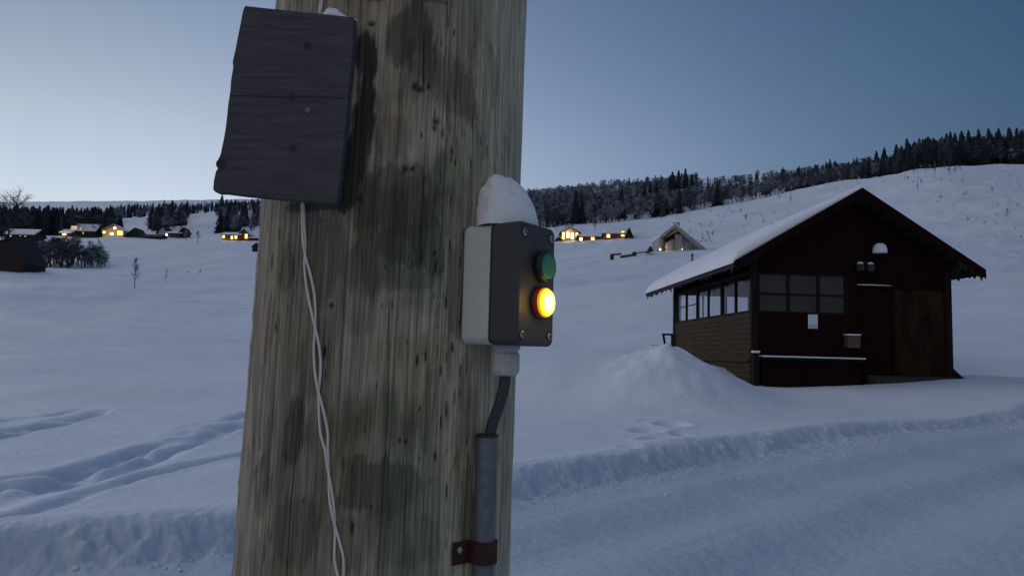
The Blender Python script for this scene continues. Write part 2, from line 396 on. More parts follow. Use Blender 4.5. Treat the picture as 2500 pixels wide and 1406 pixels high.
# ploughed, driven snow is greyer; shade on bank face and in grooves painted in
pk = gnd.data.color_attributes.new('packed_shade', 'FLOAT_COLOR', 'POINT')
pv = np.ones((len(V), 4), np.float32); q_ = np.append(PACK_SHADE.ravel()*(.8+.4*fbm(GX*.6, GY*.6, 3, 55).ravel()), 1)
pv[:, 0] = 1-.30*q_; pv[:, 1] = 1-.25*q_; pv[:, 2] = 1-.20*q_; pk.data.foreach_set('color', pv.ravel())
BV = BVHTree.FromPolygons([tuple(v) for v in V[::1]], [tuple(q) for q in Q], epsilon=0) if False else None
def gz(x, y): return float(ground(np.array([float(x)]), np.array([float(y)]))[0])+EYE
def ghit(x, y, t0=4., t1=4000.):
    "where the view ray through pixel (x, y) meets the snow beyond distance t0"
    d = ray(x, y); ts = np.geomspace(t0, t1, 900); hs = ground(d.x*ts, d.y*ts, False)
    k = np.nonzero(d.z*ts < hs)[0]; t = ts[k[0]] if len(k) else t1
    return Vector((d.x*t, d.y*t, hs[k[0]]+EYE if len(k) else d.z*t+EYE))
def at(x, Y):
    "ground point straight below column x, Y metres ahead"
    d = ray(x, 703); X = d.x/d.y*Y; return Vector((X, Y, gz(X, Y)))

# loose snow clods along the ploughed edge and glints
def snow_lump_mesh(mb, c, s, seed):
    n1, n2 = 8, 5; vs = []
    for i in range(n2+1):
        for j in range(n1):
            th = math.pi*i/n2; ph = 2*math.pi*j/n1; k = s*(.7+.6*random.random())
            vs.append((c[0]+k*math.sin(th)*math.cos(ph), c[1]+k*math.sin(th)*math.sin(ph), c[2]+k*.7*math.cos(th)))
    mb.add(vs, [(i*n1+j, (i+1)*n1+j, (i+1)*n1+(j+1) % n1, i*n1+(j+1) % n1) for i in range(n2) for j in range(n1)])
mb = MB(); mb.smooth = True
clod_px = [(1295,1218,5),(1300,1228,4),(1322,1214,5),(1340,1210,3),(1466,1201,6),(1600,1140,3),(1740,1150,3),(1760,1155,6),(1795,1142,4),(1803,1160,5),
           (1972,1128,4),(1985,1122,5),(1998,1124,4),(2060,1118,6),(2072,1120,4),(2135,1100,4),(2172,1102,3),(2200,1105,6),(2212,1100,5),(2262,1096,3),(1906,993,4),(1780,994,3),(1275,1378,4),(1445,1388,2)]
for (x, y, s) in clod_px:
    p = ghit(x, y, 4); r = (p-Vector((0, 0, EYE))).length; snow_lump_mesh(mb, (p.x, p.y, p.z+.008), s*r/FPX*.62, 0)
for i in range(230):
    t = random.random()*17+.3; k = 2; acc = t
    for a, b in zip(BANK[2:-1], BANK[3:]):
        L = np.hypot(*(b-a))
        if acc < L+.001: break
        acc -= L
    q = a+(b-a)*acc/L; nx, ny = (b-a)[1]/L, -(b-a)[0]/L; o_ = .42+abs(random.gauss(.0, .25))
    X, Y = q[0]+nx*o_, q[1]+ny*o_; snow_lump_mesh(mb, (X, Y, gz(X, Y)+.004), random.uniform(.006, .022), 0)
setp(mb.build('snow_clods', m_snow_c), kind='stuff')

# ------------------------------------------------------------------ utility pole
PAX, PAY, PR, PT, PLEAN = -.1435, .8634, .150, -.0084, .012
def pole_axis(z): return Vector((PAX+PLEAN*z, PAY, z))       # z relative to the eye
def pole_rad(z): return PR+PT*z
def pole_point(x, y, off=0.):
    "point off metres outside the pole's surface on the ray through pixel (x, y)"
    d = ray(x, y); z = 0
    for _ in range(6):
        a = pole_axis(z); R = pole_rad(z)+off; A = d.x**2+d.y**2; B = -2*(d.x*a.x+d.y*a.y); C = a.x**2+a.y**2-R*R
        D = max(B*B-4*A*C, 0); t = (-B-math.sqrt(D))/(2*A); z = d.z*t
    return d*t
def pole_uv(x, y):
    p = pole_point(x, y); a = pole_axis(p.z); return math.atan2(p.x-a.x, -(p.y-a.y)), p.z
th = np.concatenate([np.linspace(-2.0, 1.9, 1120), np.linspace(1.9, 2*math.pi-2.0, 40)[1:]])
zs = np.concatenate([[-1.75, -1.4, -1.1, -.9, -.7, -.6, -.52], np.linspace(-.48, .46, 640), [.5, .6, .8, 1.2, 1.8, 2.5, 3.5, 5.2, 7.0]])
T_, Z_ = np.meshgrid(th, zs, indexing='ij'); U_ = T_*PR                      # arc length
wx = U_+.004*(fbm(Z_*3, U_*8, 3, 2)-.5)                                       # grain wanders a little
g1 = fbm(wx*420, Z_*7, 4, 11); g2 = fbm(wx*1300, Z_*26, 3, 12); g3 = fbm(wx*120, Z_*2.5, 3, 13)
lump = fbm(U_*30, Z_*6, 3, 14)
# drying checks: long thin vertical cracks
check = np.zeros_like(U_)
cr = random.Random(3)
cracks = [(cr.uniform(-1.55, 1.4), cr.uniform(-.48, .44), cr.uniform(.05, .32), cr.uniform(.0004, .0009), cr.uniform(.15, .6)) for _ in range(80)]
for (t0, z0, L, w, s) in cracks:
    c = (U_-t0*PR+.0025*(fbm(Z_*9, Z_*0+t0*40, 2, 4)-.5)); m = np.exp(-(c/w)**2)*sstep((1-np.abs(Z_-z0)/L)*3)
    check = np.maximum(check, m*s)
for (x0, y0, x1, y1, s) in [(1036,60,1034,250,.9),(900,80,905,230,.6),(873,560,866,640,.5),(720,560,716,760,.5),(950,700,948,1300,.5),(1255,120,1244,1406,.7),(1247,150,1225,1406,.5),
                            (690,620,640,1406,.5),(665,600,655,700,.9),(884,500,880,900,.4),(1000,760,985,1406,.45),(1090,250,1092,330,.8)]:
    a, b = pole_uv(x0, y0), pole_uv(x1, y1); zz0, zz1 = min(a[1], b[1]), max(a[1], b[1])
    tt = np.interp(Z_, [zz0, zz1], [(a if a[1] < b[1] else b)[0], (b if a[1] < b[1] else a)[0]])
    m = np.exp(-((U_-tt*PR+.001*(fbm(Z_*20, Z_*0, 2, 9)-.5))/.0006)**2)*sstep((Z_-zz0)/.02)*sstep((zz1-Z_)/.02)
    check = np.maximum(check, m*s)
# woodpecker-like slits, mostly on the right side
pit = np.zeros_like(U_)
slits = [(1155,300,4,26),(1163,255,4,18),(1187,345,3,40),(1176,345,4,18),(1104,370,6,16),(1112,398,5,14),(1080,325,5,16),(1150,400,4,22),(1190,370,4,30),(1210,420,6,50),(1160,110,4,14),(1110,80,5,14),
         (1200,130,4,18),(1225,380,5,25),(1106,850,9,22),(1170,690,5,20),(1090,740,6,22),(1124,790,5,14),(1018,880,8,26),(1040,870,6,22),(1080,905,7,20),(1092,1000,6,32),(1078,1030,5,24),(1112,970,5,30),(1123,960,4,22),(1126,905,4,20),
         (1025,998,5,12),(975,1075,5,9),(990,1078,5,9),(1090,1200,6,34),(1063,1115,8,18),(1140,1080,6,16),(860,1290,9,26),(792,860,7,26),(664,640,8,34),(1030,330,5,12),(1100,600,6,30),(1065,650,5,30),(1125,640,6,24),(1060,620,4,12),(675,800,7,24),(635,1080,7,26),(625,1150,6,20)]
r2 = random.Random(9)
for _ in range(110): slits.append((r2.uniform(1060, 1235), r2.uniform(40, 1400), r2.uniform(1.6, 3), r2.uniform(10, 32)))
for _ in range(40): slits.append((r2.uniform(600, 720), r2.uniform(500, 1400), r2.uniform(1.6, 3), r2.uniform(12, 36)))
for _ in range(16): slits.append((r2.uniform(720, 1060), r2.uniform(520, 1400), r2.uniform(1.6, 2.6), r2.uniform(8, 20)))
ppm = FPX/.74
for (x, y, w, h) in slits:
    t0, z0 = pole_uv(x, y); sx = w/ppm*.40; sz = h/ppm*.55
    i0, i1 = np.searchsorted(th, [t0-6*sx/PR, t0+6*sx/PR]); j0, j1 = np.searchsorted(zs, [z0-3*sz, z0+3*sz])
    s = (slice(i0, i1), slice(j0, j1)); du = U_[s]-t0*PR+.0012*(vnoise(Z_[s]*90, Z_[s]*0+x, 3)-.5)
    pit[s] = np.maximum(pit[s], np.exp(-(du/sx)**2-np.abs((Z_[s]-z0)/sz)**3))
knot = np.zeros_like(U_)
for (x, y, w, h) in [(1014,210,9,12),(1026,218,10,9),(1065,297,9,9),(1062,312,6,9),(990,413,8,7),(1008,413,6,6),(808,746,5,6),(1048,212,4,4),(907,60,9,6)]:
    t0, z0 = pole_uv(x, y); knot = np.maximum(knot, np.exp(-((U_-t0*PR)/(w/ppm))**2-((Z_-z0)/(h/ppm))**2))
# stains, and the board's shadow painted into the wood along its edge
def blob(x, y, w, h, soft=.35, seed=1):
    t0, z0 = pole_uv(x, y); q = np.hypot((U_-t0*PR)/(w/ppm), (Z_-z0)/(h/ppm))
    q = q+(fbm(U_*55, Z_*38, 4, seed)-.5)*1.1+(fbm(U_*400, Z_*20, 2, seed+5)-.5)*.5; soft = soft*.5; return sstep((1+soft-q)/(2*soft))
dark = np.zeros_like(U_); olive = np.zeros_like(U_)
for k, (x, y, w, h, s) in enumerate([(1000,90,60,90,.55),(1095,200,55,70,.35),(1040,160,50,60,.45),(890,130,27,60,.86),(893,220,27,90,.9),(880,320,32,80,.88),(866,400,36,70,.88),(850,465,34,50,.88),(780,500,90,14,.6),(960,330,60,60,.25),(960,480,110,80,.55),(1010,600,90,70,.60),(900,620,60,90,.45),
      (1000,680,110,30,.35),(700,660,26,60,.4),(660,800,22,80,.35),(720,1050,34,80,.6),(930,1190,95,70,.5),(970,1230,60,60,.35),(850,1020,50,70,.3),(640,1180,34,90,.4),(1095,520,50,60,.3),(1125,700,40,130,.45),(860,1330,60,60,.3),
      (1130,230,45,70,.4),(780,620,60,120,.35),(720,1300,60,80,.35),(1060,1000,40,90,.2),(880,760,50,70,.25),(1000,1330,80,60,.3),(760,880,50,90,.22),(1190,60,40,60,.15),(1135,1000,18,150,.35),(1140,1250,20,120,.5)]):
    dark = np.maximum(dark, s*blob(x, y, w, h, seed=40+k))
for k, (x, y, w, h, s) in enumerate([(960,1010,110,60,.6),(1090,430,80,70,.6),(1020,900,80,80,.35),(930,520,110,60,.5),(1130,1150,60,160,.5),(1010,520,60,40,.4),(960,880,60,50,.4)]):
    olive = np.maximum(olive, s*blob(x, y, w, h, .6, seed=90+k))
patch = fbm(U_*22, Z_*9, 4, 61); patch2 = fbm(U_*16, Z_*7, 3, 71)
light = np.array([.50, .43, .315]); grn = np.array([.27, .27, .20]); tan = np.array([.38, .28, .175])
C = light[None, None]*np.ones(U_.shape+(1,))
k = sstep((patch-.40)/.16)[..., None]*.85; C = C*(1-k)+grn*k
k = sstep((patch2-.5)/.22)[..., None]*.6; C = C*(1-k)+tan*k
k = sstep((T_-.15)/.8)[..., None]*.6; C = C*(1-k)+np.array([.76, .68, .50])*k          # paler towards the right side
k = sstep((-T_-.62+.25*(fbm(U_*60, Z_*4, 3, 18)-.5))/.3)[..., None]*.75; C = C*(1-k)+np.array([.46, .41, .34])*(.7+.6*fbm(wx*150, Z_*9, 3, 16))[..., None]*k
C = C*(1-.25*sstep((fbm(U_*60, Z_*14, 3, 15)-.55)/.15))[..., None]
C = C*np.clip(.84+.50*(g1-.5)+.75*(g2-.5)+.20*(g3-.5)+.35*(fbm(wx*520, Z_*2.2, 2, 19)-.5), .2, 2)[..., None]
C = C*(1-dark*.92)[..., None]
C = C*(1-olive[..., None]*np.array([.26, .24, .44]))
C = C*(1-.75*check-.0)[..., None]*(1-.85*np.clip(pit*1.2, 0, 1)*(.6+.4*g2))[..., None]*(1-.9*knot)[..., None]
red = np.maximum(blob(925, 0, 26, 9, .3, 7), blob(1050, 0, 60, 6, .3, 8))*.6
fib = vnoise(T_*1120/3.9*.62, Z_*45, 81)+.6*vnoise(T_*1120/3.9*.3+7, Z_*16, 82)-.8
C = C*(1+.34*fib)[..., None]*np.array([1.0, .99, .95]); C = C*(1-red[..., None])+np.array([.13, .035, .025])*red[..., None]
disp = .0034*(lump-.5)+.0005*fib*0+.0020*(g3-.5)+.0013*(g1-.5)+.0006*(g2-.5)-.0022*check-.0035*pit-.003*knot
left = sstep((-T_-.9)/.4); disp = disp+left*.004*(fbm(U_*90, Z_*5, 3, 33)-.5)+left*.003*(fbm(U_*40, Z_*60, 2, 34)-.6)
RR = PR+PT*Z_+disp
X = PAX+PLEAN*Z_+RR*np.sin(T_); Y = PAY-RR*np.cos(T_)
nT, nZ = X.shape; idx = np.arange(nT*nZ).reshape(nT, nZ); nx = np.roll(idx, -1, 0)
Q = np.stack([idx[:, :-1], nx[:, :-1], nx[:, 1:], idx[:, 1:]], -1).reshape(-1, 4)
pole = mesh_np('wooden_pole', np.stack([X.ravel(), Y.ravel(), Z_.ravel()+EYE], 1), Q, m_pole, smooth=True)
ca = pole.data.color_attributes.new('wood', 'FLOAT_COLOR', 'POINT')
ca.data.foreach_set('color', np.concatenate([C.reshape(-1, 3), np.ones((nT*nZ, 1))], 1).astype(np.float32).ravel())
setp(pole, 'thick weathered wooden utility pole with cracked grain and dark stains in the foreground', 'pole')

EV = Vector((0, 0, EYE))
# ------------------------------------------------------------------ board nailed to the pole
ba = math.radians(-3); bn = Vector((math.sin(ba), -math.cos(ba), 0)); bt = Vector((math.cos(ba), math.sin(ba), 0))
P0 = pole_axis(.2)+bn*(pole_rad(.2)+.0175)
def on_plane(x, y, P0=P0, n=bn): d = ray(x, y); return d*(P0.dot(n)/d.dot(n))
outl = [(597,14),(660,21),(730,28),(800,35),(863,42),(863,70),(860,120),(857,165),(850,230),(846,290),(838,360),(832,420),(826,470),(822,498),(780,495),(735,490),(680,485),(640,481),(590,476),(545,470),(526,470),(519,463),
        (521,440),(526,418),(533,408),(530,392),(537,378),(543,350),(549,318),(553,285),(556,255),(561,222),(563,195),(568,165),(567,150),(574,120),(580,88),(586,58),(592,28)]
bt3 = [on_plane(*p)+EV for p in outl]
bo = empty('wooden_board', tuple(P0+EV), 0, 'dark grey weathered board nailed crooked onto the upper left of the pole', 'board')
mb = MB(); mb.prism([p-bo.location for p in bt3][::-1], -bn*.0125)
mb.build('plank', m_board, bo, bevel=.0012)
def disc(c, n, r, name, m, parent, depth=.002, dome=.3, slot=False):
    q = Vector(n).to_track_quat('Z', 'Y').to_matrix().to_4x4(); q.translation = c
    mb = MB(); mb.smooth = False
    mb.lathe([(r*.98, 0), (r, depth*.5), (r*.93, depth), (r*.5, depth*(1+dome))], q, 20)
    return mb.build(name, m, parent)
disc(on_plane(753, 271)+EV-bo.location+bn*.0005, bn, .0032, 'nail', mat('rusty_nail', (.16, .13, .12), .7, (.24, .20, .18), 300, metal=.3), bo, .0012)
# knots of the plank: darker plugs slightly proud of the surface
m_knot = mat('dark_knot', (.026, .022, .023), .8, (.05, .040, .040), 300)
for x, y, r in [(750,113,.0042),(712,236,.004),(715,363,.004),(540,400,.0055)]:
    disc(on_plane(x, y)+EV-bo.location-bn*.0018, bn, r, 'knot', m_knot, bo, .002, .02)
# the long split in the plank
mb = MB(); pts = [on_plane(x, y)+EV-bo.location+bn*.0002 for x, y in [(562,234),(620,235),(690,238),(760,236),(838,240)]]
for a, b in zip(pts[:-1], pts[1:]): mb.beam(a, b, .0009, .0009, bn)
mb.build('split', m_knot, bo)

def lump(name, c, size, seed, m, nseg=48, nr=28, squash=1., shape=None, label=None, cat='snow', rot=None, noise=.12, pw=.7):
    "a heap of snow with a flat underside"
    u = np.linspace(0, 2*math.pi, nseg, endpoint=False); v = np.linspace(0, 1, nr)
    Uu, Vv = np.meshgrid(u, v, indexing='ij'); ph = Vv*math.pi/2
    rr = np.cos(ph)**pw; zz_ = np.sin(ph)
    x = rr*np.cos(Uu); y = rr*np.sin(Uu)
    if shape: x, y, zz_ = shape(x, y, zz_)
    n = 1+noise*(fbm(x*2.2+seed, (y+zz_)*2.2+5, 4, seed)-.5)*2
    P_ = np.stack([(x*n*size[0]).ravel(), (y*n*size[1]).ravel(), (zz_*n*size[2]).ravel()], 1)
    if rot: P_ = P_ @ np.array(Matrix.Rotation(rot, 3, 'Z')).T
    idx = np.arange(nseg*nr).reshape(nseg, nr); nxx = np.roll(idx, -1, 0)
    Q = np.stack([idx[:, :-1], nxx[:, :-1], nxx[:, 1:], idx[:, 1:]], -1).reshape(-1, 4)
    o = mesh_np(name, P_, Q, m, smooth=True); o.location = c
    if label: setp(o, label, cat)
    return o
c = (on_plane(808, 36)+EV)-bn*.010
def sh(x, y, z): return x, y, z*np.clip(.35+.75*np.exp(-((x-.0)/.45)**2), 0, 1)
lump('snow_patch', tuple(c-Vector((0, 0, .003))), (.0215, .0095, .0120), 5, m_snow_s, shape=sh, rot=ba, label='little peak of snow on the top edge of the crooked board', noise=.25)

# ------------------------------------------------------------------ twisted white cord
path = [(790,-160),(787,-60),(785,0),(781,30),(770,120),(752,260),(744,380),(739,480),(741,560),(746,640),(760,720),(770,800),(775,880),(777,950),(788,1030),(797,1100),(803,1160),(810,1230),(822,1310),(832,1406),(842,1520)]
cum = [0]
for a, b in zip(path[:-1], path[1:]): cum.append(cum[-1]+math.hypot(b[0]-a[0], b[1]-a[1]))
crossy = [-200, -60, 60, 200, 330, 455, 620, 800, 958, 1160, 1280, 1440, 1560]
cord = empty('twisted_cord', tuple(pole_point(744, 560, .003)+EV), 0, 'thin white twisted two strand cord hanging down the pole below the board', 'cord')
for s in (0, 1):
    pts = []
    for i in range(330):
        t = cum[-1]*i/329; x = np.interp(t, cum, [p[0] for p in path]); y = np.interp(t, cum, [p[1] for p in path])
        k = np.interp(y, crossy, range(len(crossy)))
        amp = np.interp(y, [0, 480, 560, 640, 700, 880, 1060, 1100, 1210, 1290, 1360], [2, 2, 3, 9, 8, 8, 9, 4, 4, 5, 11])
        ph = math.pi*k+math.pi*s
        o_ = .0028+.0012*math.cos(ph)
        if 0 < y < 490: o_ = .0016+.0008*math.cos(ph)
        pts.append(pole_point(x+amp*math.sin(ph), y, o_)+EV-cord.location)
    mb = MB(); mb.smooth = True; mb.tube(pts, .00125, 8); mb.build('strand', m_cord, cord)

# ------------------------------------------------------------------ push button box
a = .9786; bs, bz0, BW, BD, BH = -.0098, .0063, .0677, .0637, .121
n = Vector((math.sin(a), -math.cos(a), 0)); t = Vector((math.cos(a), math.sin(a), 0))
q = Vector((-.147, .86, 0))+n*.15+t*(bs); q.z = bz0
# local axes: +X = outward, +Y = along the face, +Z up
box = empty('push_button_box', tuple(q+EV), math.atan2(n.y, n.x), 'grey and cream button box with green button and lit yellow lamp on pole', 'button box')
# local Y axis is rot(n)+90deg = (-n.y, n.x) = (cos a, sin a) = t
def rrect(y0, y1, z0, z1, r, k=6):
    out = []
    for cy, cz, a0 in ((y1-r, z0+r, -90), (y1-r, z1-r, 0), (y0+r, z1-r, 90), (y0+r, z0+r, 180)):
        for i in range(k+1):
            an = math.radians(a0+90*i/k); out.append((cy+r*math.cos(an), cz+r*math.sin(an)))
    return out
def shell(name, m, x0, x1, inset0=0, inset1=0, r=.006, bevel=.0015, parent=None):
    mb = MB(); p = rrect(-BW/2+inset0, BW/2-inset0, inset0, BH-inset0, r)
    mb.prism([(x0, y, z) for y, z in p], (x1-x0, 0, 0)); return mb.build(name, m, parent or box, bevel=bevel, seg=3)
shell('back_shell', m_cream, -.004, BD*.455, .0006, r=.009)
shell('gasket_seam', m_black, BD*.455, BD*.47, .0014, bevel=0)
shell('front_cover', m_dark, BD*.47, BD, 0, r=.008, bevel=.0028)
Rx = Matrix.Rotation(math.pi/2, 4, 'Y')
def onface(y, z, x=BD): mm = Rx.copy(); mm.translation = (x, y, z); return mm
for yy_, zz_ in ((-BW/2+.0085, .0105), (BW/2-.0085, .0105), (-BW/2+.0085, BH-.0105), (BW/2-.0085, BH-.0105)):
    mb = MB(); mb.smooth = False; mb.lathe([(.0052, -.001), (.0052, .00035), (.0045, .00045)], onface(yy_, zz_), 24); rec = mb.build('screw_recess', m_black, box)
    mb = MB(); mb.lathe([(.0039, .0004), (.0039, .0010), (.0032, .0016), (.0012, .0018)], onface(yy_, zz_), 24)
    sc = mb.build('screw', m_screw, box)
    mb = MB(); mm = onface(yy_, zz_) @ Matrix.Rotation(.5+yy_*40, 4, 'Z')
    mb.box((-.0030, -.0005, .0012), (.0030, .0005, .00205), mm); mb.box((-.0005, -.0030, .0012), (.0005, .0030, .00206), mm)
    mb.build('screw_slot', m_black, sc)
BY = .0046
def button(z, kind):
    mm = onface(BY, z)
    if kind == 'green':
        p = empty_child('green_button', box)
        mb = MB(); mb.smooth = True; mb.lathe([(.0158, 0), (.0158, .0060), (.0150, .0098), (.0143, .0104), (.0136, .0104), (.0134, .0090)], mm, 48); ring = mb.build('button_collar', m_black, p)
        mb = MB(); mb.smooth = True; mb.lathe([(.0131, .006), (.0131, .0102), (.0124, .0110), (.008, .0112), (.003, .0113)], mm, 48); mb.build('button_cap', m_green, p)
    else:
        p = empty_child('signal_lamp', box)
        mb = MB(); mb.smooth = True; mb.lathe([(.0150, 0), (.0152, .0030), (.0150, .0065), (.0140, .0068)], mm, 48); mb.build('lamp_collar', m_amber, p)
        mb = MB(); mb.smooth = True; mb.lathe([(.0144, .0062), (.0146, .0078), (.0142, .0092), (.0136, .0096), (.0132, .0088)], mm, 48); mb.build('lens_rim', m_rim, p)
        mb = MB(); mb.smooth = True; mb.lathe([(.0131, .006), (.0131, .0100), (.0124, .0112), (.0100, .0119), (.006, .0123), (.002, .0124)], mm, 48); mb.build('lamp_lens', m_lens, p)
def empty_child(name, parent):
    # the group's own small backing nut keeps it a mesh part
    mb = MB(); z = BZ[name]; mb.smooth = False
    mb.lathe([(.0163, -.001), (.0163, .0008), (.0158, .0014)], onface(BY, z), 40); return mb.build(name, m_black, parent)
BZ = {'green_button': .0795, 'signal_lamp': .0435}
m_amber = mat('amber_collar', (.16, .012, .004), .35, emit=(1, .10, .0), es=.05)
m_rim = mat('amber_rim', (.5, .2, .01), .3, emit=(1, .46, .0), es=.75)
m_lens = mat('lit_lens', (.9, .7, .1), .3, emit=(1, .70, .05), es=1)
# the bulb sits behind the middle of the lens
t_ = m_lens.node_tree; b_ = t_.nodes['Principled BSDF']; co = t_.nodes.new('ShaderNodeTexCoord')
dm = t_.nodes.new('ShaderNodeVectorMath'); dm.operation = 'DISTANCE'; t_.links.new(co.outputs['Object'], dm.inputs[0]); dm.inputs[1].default_value = (BD+.010, BY, BZ['signal_lamp'])
cr_ = t_.nodes.new('ShaderNodeValToRGB'); t_.links.new(dm.outputs['Value'], cr_.inputs[0])
e = cr_.color_ramp.elements; e[0].position = .0070; e[0].color = (1, .95, .24, 1); e[1].position = .0139; e[1].color = (.75, .30, .0, 1); x_ = e.new(.0118); x_.color = (1, .78, .02, 1)
t_.links.new(cr_.outputs[0], b_.inputs['Emission Color']); b_.inputs['Emission Strength'].default_value = 3.4*K
ll = bpy.data.lights.new('lamp_light', 'POINT'); ll.energy = .0016; ll.color = (1, .62, .12); ll.shadow_soft_size = .010
lo_ = bpy.data.objects.new('lamp_light', ll); COL.objects.link(lo_); lo_.parent = box; lo_.location = (BD+.026, BY, BZ['signal_lamp'])
button(BZ['green_button'], 'green'); button(BZ['signal_lamp'], 'lamp')
# small anti-twist tabs that show at the cover's edge
for z_ in (.073, .037): mb = MB(); mb.box((BD, .0225, z_), (BD+.0022, .0262, z_+.013)); mb.build('marker_tab', m_dark, box, bevel=.0006)
# cable gland under the box
gc = Vector((BD*.40, .0035, 0)); mm = Matrix.Rotation(math.pi, 4, 'X'); mm.translation = gc
mb = MB(); mb.smooth = False; mb.lathe([(.0150, -.001), (.0150, .003), (.0132, .0045), (.0132, .0075)], mm, 6*5); gl = mb.build('cable_gland', m_gland, box)
mb = MB(); mb.lathe([(.0140, .0072), (.0148, .0085), (.0148, .025), (.0125, .0295), (.0085, .0305)], mm, 10); mb.build('gland_nut', m_gland, gl, bevel=.0012)
# snow on the box
def sh2(x, y, z): 
    z2 = z*(1-.30*np.clip(x, 0, 1)**1.3); return x-.30*z**2+.10*z, y*(1-.1*z), z2
sb = lump('snow_heap', (0, 0, 0), (.0310, .0315, .053), 3, m_snow_s, nseg=72, nr=44, shape=sh2, label='rounded white heap of snow sitting on top of the push button box', noise=.14, pw=.52)
Mx = box.matrix_basis @ Matrix.Translation((BD*.40, -.001, BH-.001)); sb.matrix_world = Mx

# ------------------------------------------------------------------ cable, conduit, strap
g0 = box.matrix_basis @ (gc+Vector((0, 0, -.026)))
ce = pole_point(1196, 1062, .0125)+EV; cb = pole_point(1194, 1130, .0125)+EV
pm = [g0, g0+Vector((0, 0, -.012)), g0.lerp(ce, .45)+Vector((.002, -.0015, -.002)), ce+Vector((.001, 0, .006)), ce+Vector((0, 0, -.012)), cb]
def crs(pts, k=8):
    out = []; p = [pts[0]]+list(pts)+[pts[-1]]
    for i in range(1, len(p)-2):
        for j in range(k):
            t = j/k; a, b, c, d = p[i-1], p[i], p[i+1], p[i+2]
            out.append(.5*((2*b)+(c-a)*t+(2*a-5*b+4*c-d)*t*t+(-a+3*b-3*c+d)*t**3))
    out.append(p[-2]); return out
mb = MB(); mb.smooth = True; mb.tube(crs(pm), .0058, 16); o = mb.build('cable', m_cable); setp(o, 'black cable running from the box gland into the grey metal conduit', 'cable')
cp = [pole_point(1190, 1062, .0122)+EV, pole_point(1188, 1130, .0122)+EV, pole_point(1183, 1250, .0122)+EV, pole_point(1180, 1406, .0122)+EV]
dn = (cp[-1]-cp[0]).normalized()
cp = [cp[0], cp[0]+dn*.07, cp[0]+dn*.15, cp[0]+dn*.35, cp[0]+dn*1.1]
mb = MB(); mb.smooth = True; mb.tube(cp, .0108, 28, cap=False); mb.tube([cp[0]-dn*0, cp[0]+dn*.02], .0095, 28, cap=False)
# ring between outer and inner wall
o = mb.build('conduit', m_conduit); setp(o, 'grey galvanised metal conduit running down the right side of the pole', 'conduit')
mb = MB(); mb.smooth = False; k_ = cp[0]; mb.tube([k_+Vector((0,0,.0012)), k_+dn*.0015], .0112, 28); o2 = mb.build('conduit_bush', m_black, o); 
# strap: flange on the pole, then a loop over the conduit
zs_ = [pole_point(1180, 1318, .012).z, pole_point(1180, 1372, .012).z]; zc = sum(zs_)/2
cc = cp[0]+dn*((cp[0].z-(zc+EYE))/-dn.z); cc = Vector((cc.x, cc.y, 0)); axp = pole_axis(zc); axp = Vector((axp.x, axp.y, 0))
prof = []
for x in (1106, 1118, 1132, 1144):
    p = pole_point(x, 1345, .0016); prof.append(Vector((p.x, p.y, 0)))
rad = (cc-axp).normalized(); tan_ = Vector((-rad.y, rad.x, 0))
if tan_.x < 0: tan_ = -tan_
for i in range(0, 13):
    an = math.radians(200-220*i/12); prof.append(cc+(tan_*math.cos(an)+rad*math.sin(an))*.0125)
so = empty('pipe_strap', (cc.x, cc.y, zc+EYE), 0, 'dark red metal strap clamping the conduit to the pole near the bottom', 'strap')
mb = MB()
for a_, b_2 in zip(prof[:-1], prof[1:]):
    mid = Vector((0, 0, 0)); d_ = (b_2-a_).normalized(); nn = Vector((d_.y, -d_.x, 0))*.0008
    a2 = a_-cc-d_*.0004; b2 = b_2-cc+d_*.0004; h_ = (zs_[0]-zs_[1])/2
    mb.prism([a2-nn+Vector((0, 0, -h_)), b2-nn+Vector((0, 0, -h_)), b2+nn+Vector((0, 0, -h_)), a2+nn+Vector((0, 0, -h_))], (0, 0, 2*h_))
mb.build('band', m_strap, so)
sp_ = pole_point(1122, 1341, .003); nrm = (sp_-pole_axis(sp_.z)); nrm.z = 0
disc(sp_+EV-so.location, nrm.normalized(), .0034, 'screw', m_screw, so, .0018)

# ------------------------------------------------------------------ wooden shed
hs = empty('wooden_shed', (HX, HY, EYE-.6), HTH, 'dark red brown wooden shed with snowy gable roof and glazed side wall', 'shed')
def H(z): return z+.6            # heights measured from the eye -> local
HWd, HDp = 5.334, 7.859; RZ, EZ, RXc = 4.454, 2.45, 2.683
OL, OR, OFr, OBk = .668, .553, .579, 1.86
slope = (RZ-EZ)/(RXc+OL)
def rz_at(x):                    # underside of the roof at local x
    return (RZ-slope*abs(x-RXc) if x < RXc else RZ-(RZ-2.431)/(HWd+OR-RXc)*(x-RXc))-.10
# front wall: lower boards, gable above the windows, right part
mb = MB()
mb.box((.10, 0, H(-1.3)), (2.55, .10, H(1.20)))
mb.build('lower_wall', m_redwall, hs)
mb = MB()
mb.prism([(-.0, 0, H(2.27)), (HWd, 0, H(2.27)), (HWd, 0, H(rz_at(HWd))), (RXc, 0, H(rz_at(RXc))), (0, 0, H(rz_at(0)))], (0, .12, 0))
mb.build('gable_wall', m_redwall, hs)
mb = MB(); mb.box((2.55, .003, H(-1.3)), (2.78, .12, H(2.27))); mb.box((5.28, .003, H(-1.3)), (HWd+.0, .12, H(2.27))); mb.box((2.78, .02, H(2.0)), (5.28, .12, H(2.27)))
